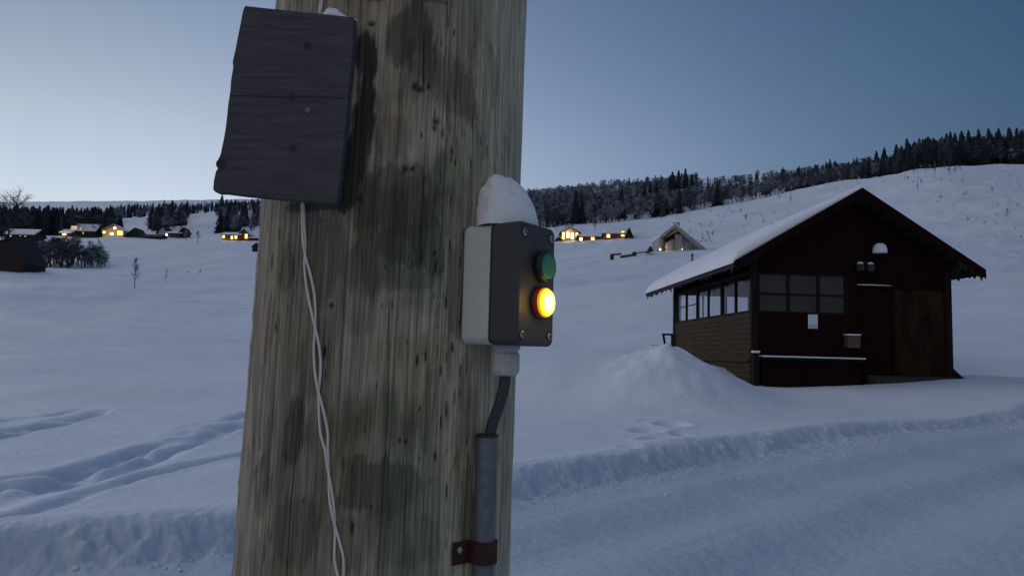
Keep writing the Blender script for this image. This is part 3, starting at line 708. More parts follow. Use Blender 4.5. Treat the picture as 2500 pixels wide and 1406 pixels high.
# vertical cover battens on the right part
mb.build('front_wall', m_redwall, hs)
mb = MB()
for i in range(24):
    x = .25+i*.218
    if 2.75 < x < 5.25: z0 = H(2.0)
    elif x > 2.6: z0 = H(-1.3)
    else: z0 = H(2.30)
    z1 = H(rz_at(x))
    mb.box((x, -.009, z0), (x+.045, .0, z1-.02))
for i in range(11):
    x = .2+i*.218; mb.box((x, -.009, H(-1.3)), (x+.045, .0, H(1.17)))
mb.build('cover_battens', m_redwall, hs)
# right wall and rear wall
mb = MB(); mb.prism([(HWd, .12, H(-1.3)), (HWd, HDp, H(-1.3)), (HWd, HDp, H(rz_at(HWd))), (HWd, .12, H(rz_at(HWd)))], (-.10, 0, 0)); mb.build('right_wall', m_redwall, hs)
mb = MB()
mb.box((.1, HDp-.1, H(-1.3)), (HWd-.1, HDp, H(1.0))); mb.prism([(0, HDp-.1, H(2.25)), (HWd, HDp-.1, H(2.25)), (HWd, HDp-.1, H(rz_at(HWd))), (RXc, HDp-.1, H(rz_at(RXc))), (0, HDp-.1, H(rz_at(0)))], (0, .1, 0))
mb.build('rear_wall', m_brownwall, hs)
for i in range(6):
    x = .15+i*.86
    f = MB(); f.box((x, HDp-.08, H(1.0)), (x+.07, HDp-.02, H(2.25))); wf = f.build('rear_window', m_post, hs)
    g = MB(); g.box((x+.07, HDp-.055, H(1.0)), (x+.86, HDp-.05, H(2.25))); g.build('pane', m_clear, wf)
# left wall: brown horizontal boards, a ledge and battered boards below
mb = MB()
for i in range(9):
    z0 = -.02+i*.136; mb.prism([(-.016, .12, H(z0)), (-.016, HDp-.1, H(z0)), (.0, HDp-.1, H(z0+.136)), (.0, .12, H(z0+.136))][::1], (.09, 0, 0))
mb.build('side_wall', m_brownwall, hs)
mb = MB()
for i in range(8):
    z0 = -1.3+i*.152; mb.prism([(-.046, .10, H(z0)), (-.046, HDp, H(z0)), (-.028, HDp, H(z0+.152)), (-.028, .10, H(z0+.152))], (.09, 0, 0))
mb.build('side_plinth', m_brownwall, hs)
mb = MB(); mb.box((-.10, .1, H(-.09)), (.0, HDp, H(-.02))); mb.build('side_ledge', m_brownwall, hs)
# corner posts and side windows
for (x, y, w) in ((-.03, -.03, .15), (-.03, HDp-.12, .24), (HWd-.13, -.026, .15)):
    mb = MB(); mb.box((x, y, H(-1.3)), (x+.16, y+w, H(rz_at(max(x, 0)))-.02)); mb.build('corner_post', m_post, hs)
nb = 3; y0, y1 = .14, HDp-.2; bay = (y1-y0)/nb
for i in range(nb):
    ya, yb = y0+i*bay, y0+(i+1)*bay; ym = (ya+yb)/2
    f = MB(); f.box((.0, ya, H(1.20)), (.09, yb, H(1.27))); f.box((.0, ya, H(2.24)), (.09, yb, H(2.32)))
    f.box((.003, yb-.13, H(1.27)), (.093, yb, H(2.24))); f.box((.01, ym-.035, H(1.27)), (.08, ym+.035, H(2.24)))
    wf = f.build('side_window', m_post, hs)
    if i == 2:
        f = MB(); f.box((.03, ya, H(1.74)), (.06, ym-.035, H(1.77))); f.box((.03, ym+.035, H(1.74)), (.06, yb-.13, H(1.77))); f.build('glazing_bar', m_post, wf)
    for (p, q2) in ((ya, ym-.035), (ym+.035, yb-.13)):
        g = MB(); g.box((.042, p, H(1.27)), (.047, q2, H(2.24))); g.build('pane', m_clear, wf)
# interior floor, seen through the glazing
mb = MB(); mb.box((.1, .1, H(-.2)), (HWd-.1, HDp-.1, H(-.12))); mb.build('floor', m_interior, hs)
# front windows: two rows of three dusty panes
f = MB(); wx0, wx1, wz0, wz1 = .12, 2.55, 1.20, 2.27
f.box((wx0, .005, H(wz0)), (wx1, .09, H(wz0+.05))); f.box((wx0, .005, H(wz1-.05)), (wx1, .09, H(wz1)))
xs_ = [wx0, wx0+.81, wx0+1.62, wx1-.07]
for x in xs_: f.box((x, .003, H(wz0+.05)), (x+.07, .092, H(wz1-.05)))
for x in xs_[:-1]: f.box((x+.07, .01, H(1.68)), (x+.81, .085, H(1.73)))
wf = f.build('front_window', m_post, hs)
for j, x in enumerate(xs_[:-1]):
    x2 = xs_[j+1]
    for za, zb in ((wz0+.05, 1.68), (1.73, wz1-.05)):
        g = MB(); g.box((x+.07, .045, H(za)), (x2, .052, H(zb))); g.build('pane', m_glassd, wf)
# hanging cloth-grey cards behind two lower panes
# door and worn panel
mb = MB(); mb.box((2.78, .035, H(-.42)), (3.74, .085, H(1.94)))
for x in np.arange(2.80, 3.7, .135): mb.box((x, .028, H(-.40)), (x+.125, .036, H(1.92)))
dr = mb.build('door', m_redwall, hs); mb = MB(); mb.tube([(2.88, .03, H(.75)), (2.88, -.04, H(.75)), (2.96, -.04, H(.75))], .012, 8); mb.build('handle', m_black, dr)
mb = MB(); mb.box((3.82, -.02, H(-.42)), (5.14, .08, H(1.92))); mb.build('worn_panel', m_ply, hs)
mb = MB(); mb.box((3.74, -.03, H(-.42)), (3.82, .08, H(2.0))); mb.box((5.14, -.03, H(-.42)), (5.20, .08, H(2.0))); mb.box((2.78, -.06, H(1.94)), (5.20, .08, H(2.0))); mb.build('door_frame', m_redwall, hs)
mb = MB(); mb.smooth = True; mb.tube([(2.80, -.035, H(2.012)), (3.2, -.035, H(2.015)), (3.72, -.035, H(2.010))], [.012, .018, .013], 8); mb.build('lintel_snow', m_snow_roof, hs)
# roof
rf = MB(); th_ = .13
for (xa, za, xb, zb) in ((-OL, EZ, RXc, RZ), (RXc, RZ, HWd+OR, 2.431)):
    rf.prism([(xa, -OFr, H(za)-th_), (xb, -OFr, H(zb)-th_), (xb, -OFr, H(zb)), (xa, -OFr, H(za))], (0, HDp+OFr+OBk, 0))
roof = rf.build('roof', m_roofwood, hs)
# bargeboards
for (xa, za, xb, zb) in ((-OL-.03, EZ-.02, RXc, RZ), (RXc, RZ, HWd+OR+.03, 2.41)):
    mb = MB(); mb.prism([(xa, -OFr-.03, H(za)-.20), (xb, -OFr-.03, H(zb)-.20), (xb, -OFr-.03, H(zb)+.035), (xa, -OFr-.03, H(za)+.035)], (0, .028, 0)); mb.build('bargeboard', m_redwall, roof)
# purlins seen under the right verge
for k in range(9):
    x = RXc+.35+k*.33; z = rz_at(x)-.02
    if x > HWd+OR-.05: break
    mb = MB(); mb.box((x-.05, -OFr+.004, H(z)-.10), (x+.05, 0, H(z)-.0)); mb.build('purlin', m_post, roof)
# ragged rafter tails and frozen fringe under both eaves and verge ends
fr = random.Random(5)
mb = MB()
for side, xe, ze in ((0, -OL, EZ), (1, HWd+OR, 2.431)):
    N_ = 46
    for x in (([-OL+.02, -.14] if side == 0 else [HWd+OR-.05])):
      mb = MB()
      for i in range(N_):
        y = -OFr+.02+(HDp+OFr+OBk-.1)*i/N_; w = .15; dd = fr.uniform(.03, .17)
        zt = H(rz_at(x))-.025; mb.prism([(x, y, zt), (x, y+w, zt), (x, y+w*fr.uniform(.4, .7), zt-dd*fr.uniform(.5, 1))], (.03, 0, 0))
      mb.build('eaves_fringe', m_roofwood, roof)
mb = MB()
for i in range(9):                # along the bottom of the right verge
    x = HWd-.12+i*.07; zt = H(rz_at(x))-.085; dd = fr.uniform(.06, .24)
    mb.prism([(x, -OFr+.003, zt), (x+.10, -OFr+.003, zt-.02), (x+.04, -OFr+.003, zt-dd)], (0, .03, 0))
mb.build('verge_fringe', m_roofwood, roof); mb = MB()
for i in range(9):
    x = -OL+.02+i*.07; zt = H(rz_at(x))-.06; dd = fr.uniform(.02, .10)
    mb.prism([(x, -OFr+.003, zt), (x+.10, -OFr+.003, zt+.02), (x+.04, -OFr+.003, zt-dd)], (0, .03, 0))
mb.build('verge_fringe', m_roofwood, roof)
# snow blanket on the roof (rounded at the eaves)
def roof_snow():
    nu, nv = 60, 60; vs = []; L = HDp+OFr+OBk
    for i in range(nu+1):
        u = i/nu; x = -OL-.06+u*(RXc+.02+OL+.06)
        zt = RZ-slope*(RXc-x)
        for j in range(nv+1):
            v = j/nv; y = -OFr+.01+v*(L-.02)
            e_ = min(1, ((x+OL+.06)/.35)); ev = min(1, v*L/.2, (1-v)*L/.2)
            top = .27*math.sqrt(max(e_, 0)*(2-e_))*(.55+.45*math.sqrt(max(ev*(2-ev), 0)))*(1-.60*sstep(np.array((x-RXc+2.2)/2.2)).item())
            vs.append((x, y, H(zt)+.004+max(top, .0)+.012*math.sin(y*1.7+x)*e_*ev))
    m = len(vs); vb = []
    for i in range(nu+1):
        x = -OL-.06+i/nu*(RXc+.02+OL+.06)
        for j in range(nv+1): vb.append((x, -OFr+.01+j/nv*(L-.02), H(RZ-slope*(RXc-x))+.002))
    fs = [(i*(nv+1)+j, (i+1)*(nv+1)+j, (i+1)*(nv+1)+j+1, i*(nv+1)+j+1) for i in range(nu) for j in range(nv)]
    fs += [tuple(k+m for k in f[::-1]) for f in fs]
    rim = [(i*(nv+1)) for i in range(nu+1)]; fs += [(a, a+m, b+m, b) for a, b in zip(rim[:-1], rim[1:])]
    rim = [(i*(nv+1)+nv) for i in range(nu+1)]; fs += [(b, b+m, a+m, a) for a, b in zip(rim[:-1], rim[1:])]
    rim = list(range(nv+1)); fs += [(b, b+m, a+m, a) for a, b in zip(rim[:-1], rim[1:])]
    b = MB(); b.smooth = True; b.add(vs+vb, fs); return b
roof_snow().build('roof_snow', m_snow_roof, roof)
mb = MB(); mb.smooth = True; L = HDp+OFr+OBk
mb.prism([(RXc+.03, -OFr+.3, H(RZ)), (HWd+OR-.1, -OFr+.3, H(2.47)), (HWd+OR-.1, -OFr+.3, H(2.50)), (RXc+.2, -OFr+.3, H(RZ))], (0, L-.3, 0)); mb.build('roof_snow', m_snow_roof, roof)
# notice, mail box, lamp, rail, step
mb = MB(); mb.box((1.47, -.030, H(.82)), (1.73, -.019, H(1.19))); ns = mb.build('notice', m_paper, hs, bevel=.01)
mb = MB(); mb.box((1.49, -.034, H(.84)), (1.71, -.0305, H(.92))); mb.build('notice_panel', mat('notice_green', (.34, .50, .50), .6), ns)
mb = MB(); mb.box((2.42, -.24, H(.34)), (2.76, -.02, H(.66))); bx = mb.build('mail_box', mat('mail_box_wood', (.06, .04, .032), .7, (.11, .075, .055), 12), hs, bevel=.01)
mb = MB(); mb.smooth = True; mb.box((2.40, -.26, H(.662)), (2.78, -.02, H(.70))); mb.build('box_snow', m_snow_roof, bx, bevel=.015)
# lamp with a round cap of snow
lx_ = 3.26
mb = MB(); mb.tube([(lx_, .0, H(2.78)), (lx_, -.14, H(2.84)), (lx_, -.30, H(2.86))], .02, 8); mb.smooth = True
mb.lathe([(.03, .06), (.05, .03), (.17, -.05), (.175, -.07), (.15, -.07)], Matrix.Translation((lx_, -.34, H(2.86))), 20)
lmp = mb.build('wall_lamp', m_black, hs)
v_ = MB(); v_.smooth = True; v_.lathe([(.165, -.03), (.178, .04), (.17, .12), (.14, .19), (.09, .235), (.03, .25)], Matrix.Translation((lx_, -.34, H(2.84))), 24); v_.build('lamp_snow', m_snow_roof, lmp)
mb = MB(); mb.tube([(3.0, -.02, H(2.62)), (2.86, -.16, H(2.52))], .025, 8); mb.tube([(3.05, -.02, H(2.62)), (3.12, -.16, H(2.52))], .025, 8)
for x in (2.82, 3.10): mb.box((x-.09, -.24, H(2.37)), (x+.07, -.14, H(2.54)))
fl = mb.build('floodlight', m_concrete, hs)
for x in (2.82, 3.10): mb = MB(); mb.smooth = True; mb.tube([(x-.085, -.19, H(2.555)), (x, -.19, H(2.575)), (x+.065, -.19, H(2.555))], [.022, .036, .022], 8); mb.build('floodlight_snow', m_snow_roof, fl)
# snowy rail in front of the lower wall
mb = MB(); mb.box((.12, -.42, H(-.015)), (2.78, -.10, H(.045))); 
mb.box((-.10, -.36, H(-1.0)), (.04, -.22, H(.14)))
rl = mb.build('front_rail', m_post, hs)
mb = MB(); mb.box((.16, -.30, H(-1.0)), (2.74, -.26, H(-.017))); mb.build('rail_skirt', m_redwall, rl)
mb = MB(); mb.box((.10, -.44, H(.047)), (2.80, -.12, H(.085))); mb.box((-.12, -.38, H(.142)), (.06, -.2, H(.20))); mb.build('rail_snow', m_snow_roof, rl, bevel=.016)
mb = MB()
mb.prism([(2.95, -.05, H(-.36)), (HWd+.05, -.05, H(-.36)), (HWd+.42, -.62, H(-.50)), (2.95, -.62, H(-.46))][::-1], (0, 0, -.35)); mb.build('door_step', m_concrete, hs)
mb = MB(); mb.prism([(HWd+.0, -.02, H(-.1)), (HWd+.42, -.02, H(-.48)), (HWd+.0, -.02, H(-.9))], (0, 1.2, 0)); mb.build('buttress', m_post, hs)
# small bench end sticking out at the far left corner
bp_ = px(1627, 845, 27.2)
mb = MB(); mb.beam((0, 0, -.3), (-.12, 0, .45), .07, .07, (0, 1, 0)); mb.beam((-.16, 0, .43), (.22, 0, .43), .07, .07); mb.beam((.20, 0, .43), (.20, 0, -.3), .06, .06, (0, 1, 0))
mb.beam((-.50, .1, -.02), (-.28, .1, -.02), .12, .12)
o = mb.build('wooden_trestle', m_post); o.location = bp_; setp(o, 'small dark wooden trestle half buried in snow at the shed far left corner', 'trestle')

# ------------------------------------------------------------------ trees
def rot_to(d):
    return Vector(d).to_track_quat('Z', 'Y').to_matrix()
def tri_tube(a, b, ra, rb, n=4):
    a = np.array(a); b = np.array(b); d = b-a; d = d/np.linalg.norm(d); o = np.cross(d, [.3, .5, .8]); o /= np.linalg.norm(o); p = np.cross(d, o)
    vs = []; 
    for c, r in ((a, ra), (b, rb)):
        for k in range(n): an = 2*math.pi*k/n; vs.append(c+(o*math.cos(an)+p*math.sin(an))*r)
    fs = []
    for k in range(n):
        k2 = (k+1) % n; fs += [(k, k2, n+k2), (k, n+k2, n+k)]
    return vs, fs
def tree_tpl(kind, seed, h=8., nt=160, tw=.07, limbs=9, spread=.26, low=.3, up=.6):
    """returns trunk (v,f) and crown (v,f): bare broadleaf ('bare') or conifer ('fir')"""
    r = random.Random(seed); tv, tf, cv, cf = [], [], [], []
    def add(V, Fc, v, f):
        n = len(V); V += [tuple(q) for q in v]; Fc += [tuple(i+n for i in q) for q in f]
    if kind == 'bare':
        pts = [Vector((0, 0, -.6))]; n = 6
        for i in range(n): pts.append(Vector((pts[-1].x+r.gauss(0, .018)*h, pts[-1].y+r.gauss(0, .018)*h, (i+1)/n*h*.93)))
        for i in range(n):
            a, b = pts[i], pts[i+1]; add(tv, tf, *tri_tube(a, b, .016*h*(1-i/n)+.012, .016*h*(1-(i+1)/n)+.01))
        segs = [(pts[i], pts[i+1], .012*h) for i in range(n//2, n)]
        for k in range(limbs):
            q = r.uniform(low, .9); i = min(int(q*n), n-1); s = pts[i].lerp(pts[i+1], q*n-i)
            az = r.uniform(0, 6.283); L = h*spread*(1.15-q)*r.uniform(.8, 1.3)
            d = Vector((math.cos(az), math.sin(az), r.uniform(up*.6, up*1.7))).normalized(); m_ = s+d*L*.55+Vector((0, 0, .03*h)); e_ = m_+(d+Vector((0, 0, .35))).normalized()*L*.6
            add(tv, tf, *tri_tube(s, m_, .006*h, .004*h, 3)); add(tv, tf, *tri_tube(m_, e_, .004*h, .0015*h, 3)); segs += [(s.lerp(m_, .4), m_, 1), (m_, e_, 1), (m_, e_, 1)]
        for k in range(nt):
            a, b, _ = r.choice(segs); s = a.lerp(b, r.random()); L = h*r.uniform(.05, .13)
            d = Vector((r.gauss(0, 1), r.gauss(0, 1), r.gauss(.5, .7))).normalized(); e_ = s+d*L; w = d.cross(Vector((r.gauss(0, 1), r.gauss(0, 1), r.gauss(0, 1)))).normalized()*tw
            add(cv, cf, [s-w*.5, s+w*.5, e_+w*.15, s+d*L*.5+w*1.4], [(0, 1, 2), (1, 3, 2)])
    else:
        add(tv, tf, *tri_tube((0, 0, -.6), (0, 0, h), .02*h, .004*h, 5))
        lev = int(7+h*.9)
        for i in range(lev):
            q = i/(lev-1); z = h*(.08+.9*q); R_2 = h*spread*(1-q)**.85+.03*h; nb_ = int(9-3*q)
            for k in range(nb_):
                az = 6.283*(k+r.random()*.8)/nb_; L = R_2*r.uniform(.75, 1.15); w = L*.38+.02*h
                c_, s_ = math.cos(az), math.sin(az); dz = -L*r.uniform(.25, .5)
                p0 = (0, 0, z+.05*h); p1 = (c_*L*.6-s_*w*.6, s_*L*.6+c_*w*.6, z+dz*.6-.02*h); p2 = (c_*L, s_*L, z+dz); p3 = (c_*L*.6+s_*w*.6, s_*L*.6-c_*w*.6, z+dz*.6-.02*h); p4 = (c_*L*.55, s_*L*.55, z+dz*.5-.07*h)
                add(cv, cf, [p0, p1, p2, p3, p4], [(0, 1, 2), (0, 2, 3), (1, 4, 2), (2, 4, 3)])
    return (np.array(tv), np.array(tf)), (np.array(cv), np.array(cf))
BARE = [tree_tpl('bare', i, 8, 280, .058, 12) for i in range(7)]
BIG = tree_tpl('bare', 99, 12, 900, .022, 22, .42, .28, .45)
BARE_N = [tree_tpl('bare', 50+i, 8, 420, .035, 13, .28, .25) for i in range(4)]
FIR = [tree_tpl('fir', 20+i, 10, spread=s) for i, s in enumerate((.12, .16, .14, .2, .11))]
TPL_ME = {}
def tpl_mesh(tpl, key, m):
    if key not in TPL_ME:
        me = bpy.data.meshes.new(key[0]); v, f = tpl; me.from_pydata([tuple(q) for q in v], [], [tuple(q) for q in f.tolist()]); me.materials.append(m); TPL_ME[key] = me
    return TPL_ME[key]
def plant(name, kind, idx, loc, h, label, cat, group=None, mt=None, mc=None, near=False, wide=1.):
    T = [BIG] if near == 'big' else (BARE_N if near else BARE) if kind == 'bare' else FIR; tp = T[idx % len(T)]; h0 = 12 if near == 'big' else 8 if kind == 'bare' else 10
    mt = mt or m_bark; mc = mc or (m_twig if kind == 'bare' else m_spruce)
    o = empty(name, loc, random.uniform(0, 6.28), label, cat, group); s = h/h0; o.scale = (s*wide, s*wide, s)
    for j, nm, mm_ in ((0, 'trunk', mt), (1, 'crown', mc)):
        c = bpy.data.objects.new(nm, tpl_mesh(tp[j], (nm, kind, idx % len(T), near, mm_.name), mm_)); COL.objects.link(c); c.parent = o
    return o
def wood(name, spots, mats, label=None):
    "spots: (x, y, z, h, kind, idx, crown material index, wide); one mesh for a far wood"
    VV, FF, MI = [], [], []; nv = 0
    for (x, y, z, h, kind, idx, ci, wd) in spots:
        tp = (BARE if kind == 'bare' else FIR); tp = tp[idx % len(tp)]; s = h/(8 if kind == 'bare' else 10); a = random.uniform(0, 6.28); c, q = math.cos(a)*s*wd, math.sin(a)*s*wd
        for j in (0, 1):
            v, f = tp[j]
            w = np.stack([v[:, 0]*c-v[:, 1]*q+x, v[:, 0]*q+v[:, 1]*c+y, v[:, 2]*s+z], 1)
            VV.append(w); FF.append(f+nv); MI.append(np.full(len(f), 0 if j == 0 else ci)); nv += len(v)
    o = mesh_np(name, np.vstack(VV), np.vstack(FF), mats, np.concatenate(MI)); return setp(o, kind='stuff')
WM = [m_bark, m_twig, m_frost, m_spruce, m_spruce_f]
def scatter(x0, x1, Y0, Y1, n, hmin, hmax, pfir, pfrost, mask=None, seed=1, wd=1.):
    r = random.Random(seed); out = []; xs = []; ys = []
    for _ in range(n): xs.append(r.uniform(x0, x1)); ys.append(math.exp(r.uniform(math.log(Y0), math.log(Y1))))
    X = np.array([ray(x, 703).x/ray(x, 703).y for x in xs])*np.array(ys); Z = ground(X, np.array(ys), False)+EYE
    for x, Y, Xw, z in zip(xs, ys, X, Z):
        if mask and not mask(x, Y, r): continue
        cl = float(fbm(np.array([Xw*.02]), np.array([Y*.02]), 2, 8)[0])
        fir = r.random() < pfir*(.3+1.6*(cl > .5)); h = r.uniform(hmin, hmax)*(1.25 if fir else 1)
        ci = (4 if r.random() < .15 else 3) if fir else (2 if r.random() < pfrost else 1)
        out.append((Xw, Y, z-.2, h, 'fir' if fir else 'bare', r.randrange(9), ci, wd*r.uniform(.9, 1.5)))
    return out
# the wood along the hilltop right of the pole
def m1(x, Y, r): return not (1800 < x < 1865 and 380 < Y < 520)
sp = scatter(900, 1240, 330, 780, 420, 7, 12.5, .05, .5, None, 14)
sp += scatter(1235, 1700, 300, 780, 1900, 6, 11.5, .02, .55, m1, 1)
sp += scatter(1700, 2250, 290, 620, 1400, 5, 9, .05, .35, m1, 2)
sp += scatter(2200, 2560, 285, 480, 900, 7, 12, .25, .08, None, 3)
wood('hilltop_wood', sp, WM)
# woods left of the pole
sp = scatter(-60, 258, 285, 340, 420, 6.5, 10.5, .45, .10, None, 4)
wood('valley_spruce_wood', sp, WM)
sp = scatter(255, 760, 540, 900, 700, 4, 7, .3, .15, None, 5)
sp += scatter(255, 445, 340, 540, 230, 5, 9, .35, .35, lambda x, Y, r: not (285 < x < 350 and Y < 500), 6)
sp += scatter(528, 760, 300, 500, 130, 6, 10, .3, .65, None, 7)
sp += scatter(755, 910, 420, 900, 260, 6, 11, .2, .4, None, 15)
wood('ridge_wood', sp, WM)
# far mountainside with thin scrub lines
# distinct spruces standing above the wood
G1 = 'spruces standing above the hilltop wood'; LB1 = 'dark spruce rising above the hilltop wood against the sky'
fr = random.Random(12)
for (x, top, Y, h) in [(1672,412,430,0),(1655,416,430,0),(1640,420,430,0),(1688,424,430,0),(1585,442,400,0),(1600,440,395,0),(1570,446,400,0),
                    (1632,432,480,0),(1953,405,380,0),(2020,395,380,0),(2030,388,370,0),(2145,368,360,0),(2165,360,350,0),(2240,345,330,0),(2252,342,335,0),(2275,335,330,0),(2290,340,335,0),(2330,322,320,0),(2342,326,318,0),(2358,320,322,0),(2375,318,320,0),(2195,352,345,0),(2208,356,350,0),(2320,326,320,0),
                    (2400,316,318,0),(2425,314,318,0),(2450,313,315,0),(2475,312,315,0),(2495,313,315,0),(1600,446,398,0)]:
    p = at(x, Y); tp_ = px(x, top, Y).z; hh = max(5, min(tp_-p.z, 26))
    plant('spruce_tree', 'fir', fr.randrange(9), (p.x, p.y, p.z-.2), hh, LB1, 'spruce', G1, wide=1.15)
G2 = 'dark spruces behind the valley houses'; LB2 = 'pointed dark spruce standing in the wood behind the lit houses'
for (x, top, Y) in [(65,502,300),(103,500,300),(112,510,305),(40,515,300),(150,520,305),(200,512,310),(228,508,310),(243,522,300),(250,525,298),(185,520,300),(130,522,300),(20,525,296),(85,520,300),(255,500,320)]:
    p = at(x, Y); hh = max(6, px(x, top, Y).z-p.z); plant('spruce_tree', 'fir', fr.randrange(9), (p.x, p.y, p.z-.2), hh, LB2, 'spruce', G2, wide=1.3)
# lone trees
def lone(name, x, ybase, top, label, cat='tree', group=None, kind='bare', near=True, t0=20, wide=1., mc=None, idx=0):
    p = ghit(x, ybase, t0); hh = (px(x, top, p.y).z-p.z)
    return plant(name, kind, idx, (p.x, p.y, p.z-.05), max(hh, .3), label, cat, group, near=near, wide=wide, mc=mc)
lone('bare_tree', 14, 654, 448, 'tall bare tree at the far left edge reaching above the horizon', idx=1, wide=.95, t0=60, mc=m_twig, near='big')
lone('sapling', 328, 705, 622, 'lone thin bare sapling on the snowfield left of the pole', idx=2, wide=.7, t0=30)
lone('sapling', 404, 692, 655, 'faint little sapling just right of the lone thin sapling', idx=0, wide=.5, t0=30, mc=m_frost)
lone('sapling', 1932, 503, 468, 'thin bare sapling on the hillside above the snowy shed roof', idx=3, wide=.45, t0=60)
lone('shrub', 459, 671, 660, 'tiny dark shrub on the snowfield, left of a pair', 'shrub', idx=1, wide=1.5, t0=60)
lone('shrub', 487, 670, 656, 'tiny dark shrub on the snowfield, right of a pair', 'shrub', idx=2, wide=1.8, t0=60)
lone('small_tree', 483, 594, 562, 'small round topped dark tree beside the long low house on the slope', idx=0, wide=1.1, t0=120)
lone('small_tree', 455, 590, 556, 'pale bare tree at the end of the long low house', idx=3, wide=.9, t0=120, mc=m_frost)
lone('shrub', 1452, 566, 542, 'bushy bare shrub on the slope behind the brightly lit lodge', 'shrub', idx=1, wide=1.3, t0=120)
lone('shrub', 1820, 538, 521, 'low dark shrub on the slope left of the shed gable', 'shrub', idx=2, wide=2.0, t0=60)
lone('shrub', 2318, 428, 398, 'dark ragged shrub near the top of the open hillside', 'shrub', idx=3, wide=.9, t0=120)
lone('shrub', 2458, 530, 508, 'dark tuft of twigs on the hillside at the right edge', 'shrub', idx=0, wide=1.3, t0=30)
# bush cluster and roadside thicket on the left
G3 = 'bare bushes in the thicket below the lit houses'; r_ = random.Random(21)
for i in range(95):
    x = 84+180*r_.random(); base = r_.uniform(640, 655); top = base-r_.uniform(24, 74)*(1-.6*max(0, (x-190)/80))
    lone('bush', x, base, top, 'bare bush in the thicket below the lit houses', 'bush', G3, idx=r_.randrange(4), wide=r_.uniform(1.3, 2.4), t0=70, near=(i % 3 == 0), mc=(m_twig if r_.random() < .42 else m_frost))
for i, (x, b, tp_) in enumerate([(150,650,570),(176,650,574),(104,650,590),(235,640,575),(212,645,585)]):
    lone('bush', x, b, tp_, 'bare bush in the thicket below the lit houses', 'bush', G3, idx=i, wide=.8, t0=70, mc=m_frost)
# saplings poking out of the open hillside
G4 = 'low shrubs poking out of the hillside snow'; r_ = random.Random(33)
cl = [(1380,1400,548,560),(1545,1760,545,600),(1700,1900,505,560),(1900,2100,440,520),(2150,2500,410,560),(2230,2360,400,450),(2330,2500,440,620),(1355,1480,560,600),(1700,1740,560,600)]
for i in range(185):
    c_ = r_.choice(cl); x = r_.uniform(c_[0], c_[1]); yb = max(r_.uniform(c_[2], c_[3]), np.interp(x, [1340,1600,1900,2100,2250,2500], [562,540,486,450,412,412]))
    lone('low_shrub', x, yb, yb-r_.uniform(3, 12), 'low bare shrub poking out of the open hillside snow', 'shrub', G4, idx=r_.randrange(4), wide=r_.uniform(.9, 2.6), t0=26, mc=(m_twig if r_.random() < .35 else m_frost), near=False)
G5 = 'thin saplings near the hilltop wood'
for (x, b, tp_) in [(2208,440,395),(2280,432,384),(2284,436,392),(2240,470,440),(2305,420,395),(2320,418,380),(2330,430,402),(2260,425,395),(2345,422,396),(2024,460,440),(1945,470,452),(2250,462,436)]:
    lone('thin_sapling', x, b, tp_, 'thin bare sapling scattered below the hilltop wood', 'sapling', G5, idx=x, wide=.45, t0=100, mc=m_twig, near=False)
# marker post on the slope under the modern cabin
p = ghit(1690, 640, 40); mb = MB(); mb.smooth = False; mb.tube([(0, 0, -.3), (0, 0, .9), (.03, 0, 1.15)], [.13, .11, .07], 7); mb.box((-.16, -.02, .75), (.16, .02, 1.05)); o = mb.build('marker_post', m_bark); o.location = p; setp(o, 'short dark marker post in the snow below the modern cabin', 'post')

